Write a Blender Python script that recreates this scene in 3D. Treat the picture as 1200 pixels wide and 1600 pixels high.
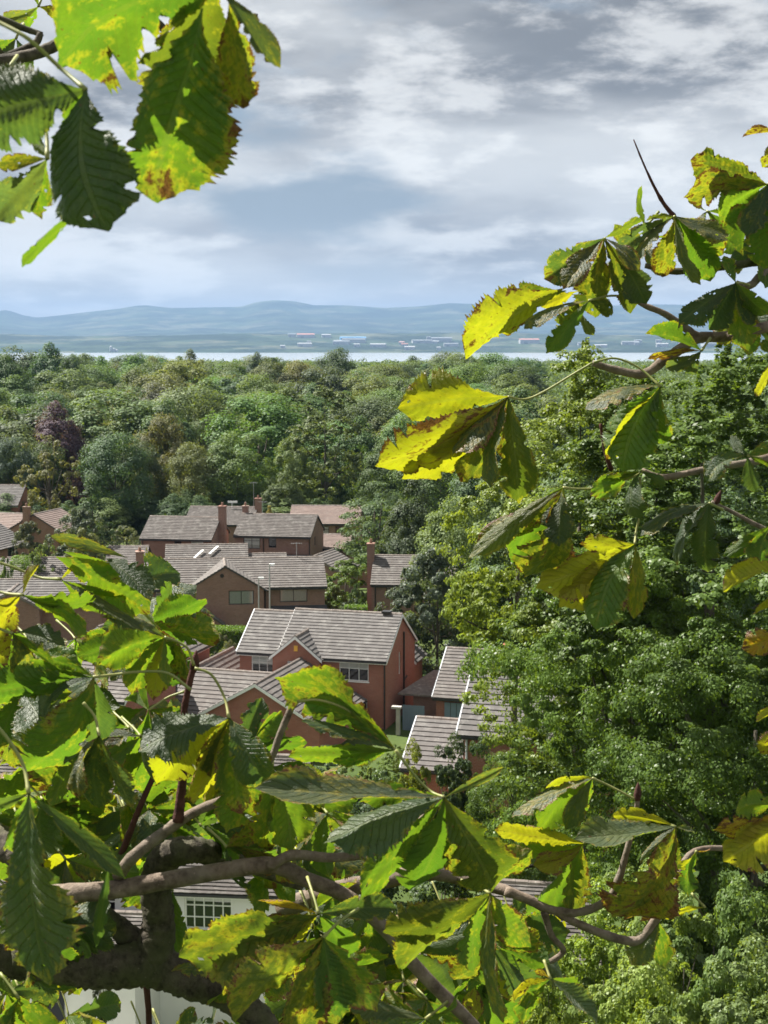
import bpy, bmesh, math, random
import numpy as np
from mathutils import Vector, Matrix, noise as mnoise

for _o in list(bpy.data.objects): bpy.data.objects.remove(_o)
scene = bpy.context.scene
COL = scene.collection
PI = math.pi
R = math.radians

# ------------------------------------------------------------------ camera
CZ = 25.8                                   # eye height above the ground by the brick house
FPX = 2400.0                                # focal length in photograph pixels (1200 x 1600)
TH = math.atan(265.0/2400.0)                # downward pitch
cd = bpy.data.cameras.new('camera'); cam = bpy.data.objects.new('camera', cd); COL.objects.link(cam)
cam.location = (0, 0, CZ); cam.rotation_euler = (PI/2-TH, 0, 0)
cd.sensor_fit = 'VERTICAL'; cd.sensor_height = 36.0; cd.lens = 36.0*FPX/1600.0
cd.clip_start = 0.05; cd.clip_end = 80000
cd.dof.use_dof = True; cd.dof.focus_distance = 4.0; cd.dof.aperture_fstop = 24.0
scene.camera = cam
def at(px, py, D):
    """photo pixel + forward distance -> world point"""
    u = (px-600)/FPX; v = (800-py)/FPX
    y = math.cos(TH)+v*math.sin(TH); z = -math.sin(TH)+v*math.cos(TH)
    t = D/y
    return Vector((u*t, D, CZ+z*t))

# ------------------------------------------------------------------ sky, sun, exposure
SUN_AZ, SUN_EL = R(-60), R(51)              # azimuth from +Y towards +X
SDIR = Vector((math.sin(SUN_AZ)*math.cos(SUN_EL), math.cos(SUN_AZ)*math.cos(SUN_EL), math.sin(SUN_EL)))
world = bpy.data.worlds.new('World'); scene.world = world; world.use_nodes = True
def build_world():
    nt = world.node_tree; nt.nodes.clear(); L = nt.links
    N = lambda t: nt.nodes.new(t)
    def math_(op, a, b=None, clamp=False):
        n = N('ShaderNodeMath'); n.operation = op; n.use_clamp = clamp
        for i, q in enumerate((a, b)):
            if q is None: continue
            if isinstance(q, (int, float)): n.inputs[i].default_value = q
            else: L.new(q, n.inputs[i])
        return n.outputs[0]
    def ramp(f, *st):
        n = N('ShaderNodeValToRGB'); e = n.color_ramp.elements
        while len(e) < len(st): e.new(.5)
        for k, (p, c) in enumerate(st):
            e[k].position = p; e[k].color = (*c, 1) if isinstance(c, tuple) else (c, c, c, 1)
        n.color_ramp.interpolation = 'EASE'
        L.new(f, n.inputs[0]); return n.outputs[0]
    def mix(f, a, b):
        n = N('ShaderNodeMix'); n.data_type = 'RGBA'
        for i, q in ((0, f), (6, a), (7, b)):
            if isinstance(q, (int, float)): n.inputs[i].default_value = q
            elif isinstance(q, tuple): n.inputs[i].default_value = (*q, 1)
            else: L.new(q, n.inputs[i])
        return n.outputs[2]
    tc = N('ShaderNodeTexCoord'); sp = N('ShaderNodeSeparateXYZ'); L.new(tc.outputs['Generated'], sp.inputs[0])
    z = math_('MAXIMUM', sp.outputs[2], 0.0)
    cb = N('ShaderNodeCombineXYZ'); L.new(sp.outputs[0], cb.inputs[0]); L.new(sp.outputs[1], cb.inputs[1])
    L.new(math_('POWER', z, .8), cb.inputs[2])          # cloud layers crowd towards the horizon
    def noi(scale, loc, sx=1.0, detail=6, rough=.55, dist=0.0):
        m = N('ShaderNodeMapping'); m.inputs['Location'].default_value = loc; m.inputs['Scale'].default_value = (1, 1, sx)
        L.new(cb.outputs[0], m.inputs[0])
        n = N('ShaderNodeTexNoise'); n.inputs['Scale'].default_value = scale; n.inputs['Detail'].default_value = detail
        n.inputs['Roughness'].default_value = rough; n.inputs['Distortion'].default_value = dist
        L.new(m.outputs[0], n.inputs['Vector']); return n.outputs['Fac']
    sky = N('ShaderNodeTexSky'); sky.sky_type = 'NISHITA'; sky.sun_disc = False
    sky.sun_elevation = SUN_EL; sky.sun_rotation = SUN_AZ; sky.altitude = 60; sky.air_density = 1.3; sky.dust_density = 2.0
    base = noi(4.6, SKYP['l1'], 2.6, 9, .52, .1)
    cover = ramp(base, (.32, 0.0), (.46, 1.0))
    shade = ramp(noi(3.0, SKYP['l2'], 3.2, 7, .5, .1), (.38, 0.0), (.62, 1.0))
    puff = ramp(noi(13.0, SKYP['l3'], 2.4, 10, .6, .1), (.44, 0.0), (.64, 1.0))
    k = 1/0.1
    dark = tuple(k*q for q in SKYP['dark']); light = tuple(k*q for q in SKYP['light'])
    blue = tuple(k*q for q in SKYP['blue']); wht = tuple(k*q for q in SKYP['white'])
    cl = mix(shade, dark, light)
    cl = mix(math_('MULTIPLY', puff, .6), cl, wht)
    clear = mix(.92, sky.outputs[0], blue)
    c = mix(cover, clear, cl)
    hz = ramp(z, (0.0, .6), (.085, 0.0)); c = mix(hz, c, tuple(k*q for q in SKYP['hor']))
    bg = N('ShaderNodeBackground'); bg.inputs['Strength'].default_value = 0.1
    L.new(c, bg.inputs[0]); out = N('ShaderNodeOutputWorld'); L.new(bg.outputs[0], out.inputs[0])
SKYP = dict(l1=(0.6, 8.8, 0), l2=(12.1, 7.7, 0), l3=(1.2, 6.6, 0), dark=(.086, .090, .095), light=(.262, .268, .268), blue=(.088, .112, .14), white=(.40, .40, .39), hor=(.40, .395, .37))
build_world()
ld = bpy.data.lights.new('sun', 'SUN'); ld.energy = 5.0; ld.angle = R(.6); ld.color = (1, .95, .86)
sun = bpy.data.objects.new('sun', ld); COL.objects.link(sun)
sun.rotation_euler = (-SDIR).to_track_quat('-Z', 'Y').to_euler(); sun.location = (-30, 20, 80)
vs = scene.view_settings; vs.view_transform = 'Standard'; vs.look = 'None'; vs.gamma = 1; vs.use_curve_mapping = False
vs.exposure = 1.5
cy_ = scene.cycles
cy_.max_bounces = 6; cy_.diffuse_bounces = 3; cy_.glossy_bounces = 2; cy_.transmission_bounces = 3; cy_.transparent_max_bounces = 8
cy_.volume_bounces = 0; cy_.caustics_reflective = False; cy_.caustics_refractive = False; cy_.use_denoising = True; cy_.sample_clamp_indirect = 4.0

# ------------------------------------------------------------------ object helpers
def link(o, parent=None):
    COL.objects.link(o)
    if parent is not None: o.parent = parent
    return o
def tag(o, label, cat, group=None, kind=None):
    o['label'] = label
    if cat: o['category'] = cat
    if group: o['group'] = group
    if kind: o['kind'] = kind
    return o
def empty(name, loc=(0, 0, 0), rz=0.0):
    o = bpy.data.objects.new(name, None); o.empty_display_size = .5; o.location = loc; o.rotation_euler = (0, 0, rz)
    return link(o)
def obj(name, me, mat=None, parent=None, smooth=False):
    if mat is not None:
        me.materials.clear(); me.materials.append(mat)
    if smooth: me.polygons.foreach_set('use_smooth', [True]*len(me.polygons))
    return link(bpy.data.objects.new(name, me), parent)
def np_mesh(name, V, F, uv=None, rnd=None):
    """V (n,3), F (m,4) quads"""
    V = np.asarray(V, np.float32); F = np.asarray(F, np.int32)
    me = bpy.data.meshes.new(name); m, k = F.shape
    me.vertices.add(len(V)); me.vertices.foreach_set('co', V.ravel())
    me.loops.add(m*k); me.loops.foreach_set('vertex_index', F.ravel())
    me.polygons.add(m); me.polygons.foreach_set('loop_start', np.arange(0, m*k, k, dtype=np.int32))
    if rnd is not None:
        a = me.attributes.new('rnd', 'FLOAT', 'FACE'); a.data.foreach_set('value', np.asarray(rnd, np.float32))
    if uv is not None:
        l = me.uv_layers.new(name='UVMap'); l.data.foreach_set('uv', np.asarray(uv, np.float32)[F.ravel()].ravel())
    me.polygons.foreach_set('use_smooth', np.zeros(m, bool))
    me.update(calc_edges=True)
    return me
class MB:
    """collects boxes, quads and tubes into one mesh"""
    def __init__(s): s.v = []; s.f = []
    def quad(s, *p):
        i = len(s.v); s.v += [tuple(q) for q in p]; s.f.append(tuple(range(i, i+len(p)))); return s
    def box(s, a, b, T=None):
        (x0, y0, z0), (x1, y1, z1) = a, b
        if x0 > x1: x0, x1 = x1, x0
        if y0 > y1: y0, y1 = y1, y0
        if z0 > z1: z0, z1 = z1, z0
        c = [(x0, y0, z0), (x1, y0, z0), (x1, y1, z0), (x0, y1, z0), (x0, y0, z1), (x1, y0, z1), (x1, y1, z1), (x0, y1, z1)]
        if T: c = [T(*q) for q in c]
        i = len(s.v); s.v += [tuple(q) for q in c]
        s.f += [tuple(i+k for k in q) for q in ((0, 3, 2, 1), (4, 5, 6, 7), (0, 1, 5, 4), (1, 2, 6, 5), (2, 3, 7, 6), (3, 0, 4, 7))]
        return s
    def prism(s, pts, ext):
        """polygon extruded by vector ext"""
        n = len(pts); i = len(s.v); e = Vector(ext)
        s.v += [tuple(p) for p in pts]+[tuple(Vector(p)+e) for p in pts]
        s.f.append(tuple(range(i+n-1, i-1, -1))); s.f.append(tuple(range(i+n, i+2*n)))
        for k in range(n):
            j = (k+1) % n; s.f.append((i+k, i+j, i+n+j, i+n+k))
        return s
    def tube(s, pts, rad, n=8, cap=True):
        pts = [Vector(p) for p in pts]; i = len(s.v); m = len(pts); up = None
        for k, p in enumerate(pts):
            d = (pts[min(k+1, m-1)]-pts[max(k-1, 0)]).normalized()
            if up is None: up = d.orthogonal().normalized()
            up = (up-d*up.dot(d)).normalized(); w = d.cross(up)
            r = rad[k] if isinstance(rad, (list, tuple)) else rad
            for a in range(n):
                t = 2*PI*a/n; s.v.append(tuple(p+(up*math.cos(t)+w*math.sin(t))*r))
        for k in range(m-1):
            for a in range(n):
                b = (a+1) % n; s.f.append((i+k*n+a, i+k*n+b, i+(k+1)*n+b, i+(k+1)*n+a))
        if cap:
            s.f.append(tuple(i+a for a in range(n-1, -1, -1))); s.f.append(tuple(i+(m-1)*n+a for a in range(n)))
        return s
    def mesh(s, name):
        me = bpy.data.meshes.new(name); me.from_pydata(s.v, [], s.f); me.update(); return me
    def build(s, name, mat, parent=None, smooth=False):
        return obj(name, s.mesh(name), mat, parent, smooth)

# ------------------------------------------------------------------ materials
class NT:
    def __init__(s, name):
        s.m = bpy.data.materials.new(name); s.m.use_nodes = True; s.t = s.m.node_tree; s.t.nodes.clear()
        s.out = s.n('ShaderNodeOutputMaterial')
    def n(s, t): return s.t.nodes.new(t)
    def l(s, a, b): s.t.links.new(a, b)
    def put(s, sock, q):
        if q is None: return
        if isinstance(q, (int, float)): sock.default_value = q
        elif isinstance(q, tuple):
            sock.default_value = (*q, 1) if (len(q) == 3 and sock.type == 'RGBA') else q
        else: s.l(q, sock)
    def math(s, op, a, b=None, clamp=False):
        n = s.n('ShaderNodeMath'); n.operation = op; n.use_clamp = clamp; s.put(n.inputs[0], a); s.put(n.inputs[1], b); return n.outputs[0]
    def mix(s, f, a, b, mode='MIX'):
        n = s.n('ShaderNodeMix'); n.data_type = 'RGBA'; n.blend_type = mode; s.put(n.inputs[0], f); s.put(n.inputs[6], a); s.put(n.inputs[7], b); return n.outputs[2]
    def ramp(s, f, *st):
        n = s.n('ShaderNodeValToRGB'); e = n.color_ramp.elements
        while len(e) < len(st): e.new(.5)
        for k, (p, c) in enumerate(st): e[k].position = p; e[k].color = (*c, 1) if isinstance(c, tuple) else (c, c, c, 1)
        s.l(f, n.inputs[0]); return n.outputs[0]
    def coord(s, w='Object'): return s.n('ShaderNodeTexCoord').outputs[w]
    def noise(s, scale, vec=None, detail=4, rough=.55, out='Fac', dist=0.0):
        n = s.n('ShaderNodeTexNoise'); n.inputs['Scale'].default_value = scale; n.inputs['Detail'].default_value = detail
        n.inputs['Roughness'].default_value = rough; n.inputs['Distortion'].default_value = dist
        if vec is not None: s.l(vec, n.inputs['Vector'])
        return n.outputs[out]
    def attr(s, name):
        n = s.n('ShaderNodeAttribute'); n.attribute_name = name; return n.outputs['Fac']
    def bump(s, h, strength=.3, dist=.02):
        n = s.n('ShaderNodeBump'); n.inputs['Strength'].default_value = strength; n.inputs['Distance'].default_value = dist; s.l(h, n.inputs['Height']); return n.outputs[0]
    def bsdf(s, col, rough=.7, spec=.3, normal=None, metal=0.0):
        b = s.n('ShaderNodeBsdfPrincipled'); s.put(b.inputs['Base Color'], col); s.put(b.inputs['Roughness'], rough)
        b.inputs['Specular IOR Level'].default_value = spec; b.inputs['Metallic'].default_value = metal
        if normal is not None: s.l(normal, b.inputs['Normal'])
        return b.outputs[0]
    def done(s, sh): s.l(sh, s.out.inputs[0]); return s.m
M = {}
def plain(name, c, rough=.6, spec=.35, var=.12, scale=3.0, metal=0.0):
    t = NT(name); f = t.noise(scale, t.coord(), 5)
    lo = tuple(q*(1-var) for q in c); hi = tuple(min(1, q*(1+var)) for q in c)
    M[name] = t.done(t.bsdf(t.ramp(f, (.3, lo), (.7, hi)), rough, spec, metal=metal)); return M[name]
plain('white_paint', (.84, .85, .85), .45, .4, .05)
plain('dark_frame', (.028, .026, .026), .4, .4)
plain('dark_trim', (.05, .05, .055), .5, .3)
plain('grey_metal', (.42, .43, .44), .4, .5, .08, metal=.3)
plain('blue_grey_door', (.17, .225, .285), .5, .4, .06)
plain('blind', (.78, .80, .79), .8, .1, .05, 9)
plain('unlit_room_sheet', (.03, .03, .035), .9, .05)
plain('yellow_box', (.75, .42, .08), .5, .3, .05)
plain('render_white', (.80, .81, .82), .85, .15, .04, 1.2)
plain('stone', (.40, .38, .35), .85, .2, .15, 2)
plain('navy_paint', (.012, .018, .03), .5, .4)
plain('flashing', (.55, .57, .60), .5, .4, .1)
def brick(name, c1, c2, mortar):
    t = NT(name); s = t.n('ShaderNodeSeparateXYZ'); t.l(t.coord(), s.inputs[0])
    cb = t.n('ShaderNodeCombineXYZ'); t.l(t.math('ADD', s.outputs[0], s.outputs[1]), cb.inputs[0]); t.l(s.outputs[2], cb.inputs[1])
    b = t.n('ShaderNodeTexBrick'); t.l(cb.outputs[0], b.inputs['Vector'])
    b.inputs['Scale'].default_value = 1.0; b.inputs['Brick Width'].default_value = .225; b.inputs['Row Height'].default_value = .075
    b.inputs['Mortar Size'].default_value = .008; b.inputs['Mortar Smooth'].default_value = .2; b.inputs['Bias'].default_value = 0.0
    b.inputs['Color1'].default_value = (*c1, 1); b.inputs['Color2'].default_value = (*c2, 1); b.inputs['Mortar'].default_value = (*mortar, 1)
    n1 = t.noise(.7, t.coord(), 5); n2 = t.noise(6.0, t.coord(), 3)
    c = t.mix(t.ramp(n1, (.35, 0.0), (.7, .4)), b.outputs['Color'], tuple(q*.6 for q in c1))
    c = t.mix(t.ramp(n2, (.5, 0.0), (.75, .3)), c, tuple(min(1, q*1.5) for q in c2))
    M[name] = t.done(t.bsdf(c, .85, .15, t.bump(b.outputs['Fac'], .3, -.006)))
brick('brick_red', (.37, .145, .10), (.29, .108, .075), (.38, .29, .245))
brick('brick_brown', (.30, .175, .14), (.23, .13, .105), (.33, .26, .22))
brick('brick_tan', (.30, .17, .12), (.25, .135, .095), (.30, .24, .2))
def tile(name, c1, c2, lich=(.46, .45, .42), la=.5):
    t = NT(name); r = t.attr('rnd'); c = t.ramp(r, (0.0, c1), (1.0, c2))
    n1 = t.noise(.55, t.coord(), 4); c = t.mix(t.ramp(n1, (.35, 0.0), (.7, .35)), c, tuple(q*.75 for q in c1))
    n2 = t.noise(1.6, t.coord(), 6, .7); c = t.mix(t.ramp(n2, (.5, 0.0), (.75, la*.6)), c, lich)
    n3 = t.noise(9.0, t.coord(), 3, .6); c = t.mix(t.ramp(n3, (.72, 0.0), (.76, .7)), c, (.55, .55, .52))
    n4 = t.noise(30.0, t.coord(), 3, .6)
    M[name] = t.done(t.bsdf(c, .82, .25, t.bump(n4, .25, .01)))
tile('tile_grey', (.110, .103, .100), (.130, .121, .117))
tile('tile_brown', (.114, .103, .097), (.133, .119, .112))
tile('tile_pink', (.19, .145, .13), (.225, .17, .15), la=.3)
tile('tile_dark', (.090, .081, .076), (.120, .107, .101))
def mk_ridge():
    t = NT('ridge'); n = t.noise(3.5, t.coord(), 5, .65)
    M['ridge'] = t.done(t.bsdf(t.ramp(n, (.3, (.13, .11, .10)), (.6, (.22, .19, .17)), (.75, (.42, .40, .37))), .85, .2))
mk_ridge()
def mk_glass():
    t = NT('glass'); fr = t.n('ShaderNodeFresnel'); fr.inputs[0].default_value = 1.5
    g = t.n('ShaderNodeBsdfGlossy'); g.inputs['Roughness'].default_value = .02; g.inputs['Color'].default_value = (.9, .95, 1, 1)
    tr = t.n('ShaderNodeBsdfTransparent'); tr.inputs[0].default_value = (.95, .97, .96, 1)
    mx = t.n('ShaderNodeMixShader'); t.l(t.math('ADD', fr.outputs[0], .05, True), mx.inputs[0]); t.l(tr.outputs[0], mx.inputs[1]); t.l(g.outputs[0], mx.inputs[2])
    M['glass'] = t.done(mx.outputs[0])
mk_glass()
def mk_foliage(name, gloss=.35, spec=.4, tr=.35, trm=(1.9, 1.75, .55), fine=1.0):
    """leaf cards: colour from the object's own colour, light and dark clumps by noise, a little translucency"""
    t = NT(name); oi = t.n('ShaderNodeObjectInfo'); r = t.attr('rnd')
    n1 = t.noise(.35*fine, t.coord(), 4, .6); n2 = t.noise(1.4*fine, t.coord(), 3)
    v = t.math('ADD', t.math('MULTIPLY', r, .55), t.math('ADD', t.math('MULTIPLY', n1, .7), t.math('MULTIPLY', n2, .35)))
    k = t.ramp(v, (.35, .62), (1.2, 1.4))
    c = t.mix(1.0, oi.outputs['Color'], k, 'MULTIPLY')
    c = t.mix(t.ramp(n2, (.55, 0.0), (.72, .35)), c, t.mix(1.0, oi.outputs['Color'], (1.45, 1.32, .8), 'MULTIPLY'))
    b = t.bsdf(c, gloss, spec)
    tl = t.n('ShaderNodeBsdfTranslucent'); t.l(t.mix(1.0, c, trm, 'MULTIPLY'), tl.inputs[0])
    mx = t.n('ShaderNodeMixShader'); mx.inputs[0].default_value = tr; t.l(b, mx.inputs[1]); t.l(tl.outputs[0], mx.inputs[2])
    M[name] = t.done(mx.outputs[0])
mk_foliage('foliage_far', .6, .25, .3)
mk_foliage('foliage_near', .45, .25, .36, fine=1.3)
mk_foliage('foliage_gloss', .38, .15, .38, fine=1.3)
def mk_bark(name, c1, c2, moss, scale=14.0, ma=.5, rings=False):
    t = NT(name); co = t.coord()
    m = t.n('ShaderNodeMapping'); m.inputs['Scale'].default_value = (1, 1, .35) if not rings else (1, 1, 1); t.l(co, m.inputs[0])
    n = t.noise(scale, m.outputs[0], 8, .65); n2 = t.noise(scale*.25, co, 4); n3 = t.noise(scale*3.0, co, 5, .7)
    c = t.ramp(n, (.32, c1), (.66, c2)); c = t.mix(t.ramp(n2, (.45, 0.0), (.62, ma)), c, moss)
    c = t.mix(t.ramp(n3, (.62, 0.0), (.72, .5)), c, tuple(min(1, q*2.0) for q in c2))
    h = t.math('ADD', n, t.math('MULTIPLY', n3, .4))
    M[name] = t.done(t.bsdf(c, .85, .2, t.bump(h, .8, .004 if rings else .03)))
mk_bark('bark_far', (.05, .042, .035), (.13, .11, .09), (.08, .09, .05), 4)
mk_bark('bark_limb', (.022, .019, .015), (.13, .11, .085), (.058, .07, .026), 70, .65, True)
mk_bark('bark_twig', (.075, .055, .042), (.23, .18, .14), (.17, .155, .13), 60, .45, True)
mk_bark('bark_bud', (.035, .014, .012), (.10, .042, .035), (.06, .03, .025), 60, .3, True)
# ------------------------------------------------------------------ ground, water, far shore, hills
SEA = CZ-60.0
GD = [-20, 1.2, 3, 8, 25, 45, 55, 68, 80, 130, 170, 260, 500, 700, 1500, 3500, 5400]
GZ = [24.1, 24.1, 22, 17, 6, -1.5, -2, -.3, 0, .5, .2, .8, 2, 1, -8, -30, SEA-3]
def ground_z(x, D):
    z = float(np.interp(D, GD, GZ))
    s = min(1, max(0, (x-2.5)/6.0)); s = s*s*(3-2*s)
    return z+s*float(np.interp(D, [8, 22, 40, 52, 70], [0, 3.0, 6.0, 4.0, 0]))
def mk_ground():
    t = NT('ground'); co = t.coord(); n = t.noise(.05, co, 5); n2 = t.noise(2.5, co, 6, .7)
    c = t.ramp(n, (.35, (.045, .075, .02)), (.6, (.075, .105, .03)), (.75, (.10, .10, .045)))
    c = t.mix(t.ramp(n2, (.4, 0.0), (.7, .5)), c, (.03, .05, .014))
    M['ground'] = t.done(t.bsdf(c, .9, .1, t.bump(n2, .6, .05)))
    t = NT('water'); co = t.coord(); n = t.noise(.02, co, 4)
    M['water'] = t.done(t.bsdf((.42, .45, .46), .15, .5, t.bump(n, .15, 1.0)))
    t = NT('far_land'); co = t.coord()
    n = t.noise(.0016, co, 6, .62); n2 = t.noise(.009, co, 5, .6)
    vo = t.n('ShaderNodeTexVoronoi'); vo.inputs['Scale'].default_value = .0028; t.l(co, vo.inputs['Vector'])
    s = t.n('ShaderNodeSeparateColor'); t.l(vo.outputs['Color'], s.inputs[0])
    fld = t.ramp(s.outputs[0], (.2, (.035, .06, .03)), (.55, (.055, .08, .04)), (.85, (.10, .11, .07)))
    c = t.mix(t.ramp(n, (.42, 0.0), (.56, 1.0)), fld, (.014, .028, .012))
    c = t.mix(t.ramp(n2, (.5, 0.0), (.65, .6)), c, (.010, .02, .010))
    M['far_land'] = t.done(t.bsdf(c, .95, .05))
mk_ground()
def grid_sheet(name, Ds, xs_f, zf, mat, kind='structure', label=None):
    V = []; F = []; nx = None
    for D in Ds:
        xs = xs_f(D); nx = len(xs)
        for x in xs: V.append((x, D, zf(x, D)))
    for i in range(len(Ds)-1):
        for j in range(nx-1):
            a = i*nx+j; F.append((a, a+1, a+nx+1, a+nx))
    o = obj(name, np_mesh(name, V, F), mat, smooth=True); o['kind'] = kind
    if label: o['label'] = label
    return o
gD = list(np.linspace(-20, 0, 5))+list(np.geomspace(1.2, 60, 40))+list(np.linspace(62, 260, 60))+list(np.geomspace(280, 5400, 40))
gs = np.sinh(np.linspace(-2.2, 2.2, 81))/math.sinh(2.2)
grid_sheet('ground', gD, lambda D: gs*(60+.8*max(D, 0)), lambda x, D: ground_z(x, D)+.25*mnoise.noise(Vector((x*.08, D*.08, 0)))*min(1, max(0, D-60)/20), M['ground'], label='grassy hillside and suburban ground')
grid_sheet('water', [700, 3000, 6000, 9400, 12000], lambda D: np.linspace(-12000, 12000, 9), lambda x, D: SEA, M['water'], label='pale estuary water between the woods and the far shore')
def far_z(x, D):
    b = float(np.interp(D, [8900, 9050, 9600, 10400, 11200, 12200, 14000, 16000], [SEA-4, SEA+1, SEA+16, SEA+62, SEA+112, SEA+105, SEA+60, SEA-5]))
    k = min(1, max(0, (D-9050)/1500))
    n = mnoise.noise(Vector((x/1500, D/1100, 3)))*26+mnoise.noise(Vector((x/420, D/300, 9)))*8+mnoise.noise(Vector((x/120, D/120, 5)))*6
    return b+n*k+(abs(mnoise.noise(Vector((x/60, D/60, 7))))*9 if D > 9050 else 0)
grid_sheet('far_shore', list(np.linspace(8900, 9700, 22))+list(np.linspace(9760, 12200, 40))+[13000, 14000, 15000, 16000], lambda D: np.linspace(-5200, 5200, 261), far_z, M['far_land'], label='low wooded far shore of the estuary')
HP = [(-400, 492), (-150, 484), (-60, 490), (0, 487), (16, 485), (40, 493), (62, 497), (100, 493), (150, 487), (190, 483), (212, 479), (232, 478), (268, 482), (330, 481), (378, 480), (402, 473), (432, 470), (462, 472), (492, 478), (545, 478), (600, 482), (650, 480), (700, 475), (740, 476), (790, 485), (850, 488), (905, 480), (1000, 476), (1100, 478), (1200, 483), (1400, 478), (1700, 490)]
hpx = [p[0] for p in HP]; hpy = [p[1] for p in HP]
def hill_z(x, D):
    Dr = 21000.0
    px = 600+x/D*FPX
    top = CZ+(535-float(np.interp(px, hpx, hpy)))/FPX*Dr
    f = float(np.interp(D, [13200, 14500, 17500, 19500, 20600, 21000, 22500, 26000], [0, .16, .40, .70, .95, 1.0, .75, .2]))
    n = mnoise.noise(Vector((x/1800, D/1400, 1)))*55+mnoise.noise(Vector((x/600, D/500, 4)))*24+mnoise.noise(Vector((x/200, D/200, 8)))*9
    w = f*(1-f)*3.2
    return SEA+(top-SEA)*f+n*max(w, .12)
grid_sheet('distant_hills', list(np.linspace(13200, 20600, 46))+[20800, 21000, 21300, 22500, 26000], lambda D: np.linspace(-.42, .42, 221)*D, hill_z, M['far_land'], label='hazy blue hill range on the horizon')
plain('shed_white', (.36, .37, .38), .6, .2, .05, .01); plain('shed_blue', (.16, .34, .56), .6, .2, .05, .01); plain('shed_grey', (.2, .215, .23), .6, .2, .05, .01); plain('shed_red', (.42, .2, .16), .6, .2, .05, .01)
rng0 = random.Random(5)
def shed(px, py, w, h, mat, roof, label, D=None, name='warehouse', cat='warehouse', group='industrial sheds on the far shore'):
    # distance at which the far-shore land meets this line of sight
    for D in np.linspace(9080, 11200, 160):
        p = at(px, py, D)
        if far_z(p.x, D)+3 >= p.z: break
    p = at(px, py, D); W = w/FPX*D; H = max(h/FPX*D*.75, 7); z0 = far_z(p.x, D)-2
    e = empty(name, (p.x, D, z0), rng0.uniform(-.12, .12)); tag(e, label, cat, group)
    dp = min(W*.7, 90); hh = H+8
    MB().box((-W/2, 0, 0), (W/2, dp, hh)).build('wall', M[mat], e)
    MB().prism([(-W/2-1, -1, hh), (-W/2-1, dp/2, hh+H*.35+1), (-W/2-1, dp+1, hh)], (W+2, 0, 0)).build('roof', M[roof], e)
    MB().box((-W*.3, -.6, 2), (-W*.12, -.1, hh*.55)).build('door', M['shed_grey'], e)
for px, py, w in [(456, 526, 12), (510, 527, 14), (476, 541, 22), (590, 542, 24), (660, 536, 30), (705, 541, 22), (742, 538, 20), (640, 546, 16), (940, 543, 18), (985, 538, 26), (1035, 541, 18), (870, 541, 24), (1090, 536, 26)]:
    shed(px, py, w, 4, 'shed_white', rng0.choice(['shed_white', 'shed_grey']), 'small pale industrial shed across the estuary')
for k_ in range(26):
    shed(rng0.choice([rng0.uniform(440, 760), rng0.uniform(560, 760), rng0.uniform(900, 1180)]), rng0.uniform(529, 546), rng0.uniform(5, 12), 3, 'shed_white', rng0.choice(['shed_white', 'shed_grey', 'shed_red']), 'tiny pale building among trees across the estuary', name='far_building', cat='building', group='small buildings on the far shore')
for px, py, w in [(553, 535, 36), (533, 538, 26), (690, 533, 32), (1120, 541, 38)]:
    shed(px, py, w, 5, 'shed_white', 'shed_grey', 'long pale warehouse across the estuary')
shed(478, 528, 27, 6, 'shed_white', 'shed_red', 'white warehouse with red roof on the far shore', group=None)
shed(552, 531, 40, 4, 'shed_blue', 'shed_blue', 'long blue warehouse on the far shore', group=None)
shed(828, 536, 30, 6, 'shed_white', 'shed_red', 'broad white factory with brownish roof on the far shore', group=None)
# tall white silo block by the shore
_p = at(176, 546, 9120)
_e = tag(empty('silo_tower', (_p.x, 9120, SEA+1)), 'white silo tower by the water on the far shore', 'tower')
for dx, hgt, r in ((-10, 34, 8), (8, 22, 9), (24, 15, 8)): MB().tube([(dx, 0, 0), (dx, 0, hgt), (dx, 0, hgt+6)], [r, r, .5], 10).build('silo', M['shed_white'], _e)

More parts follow.
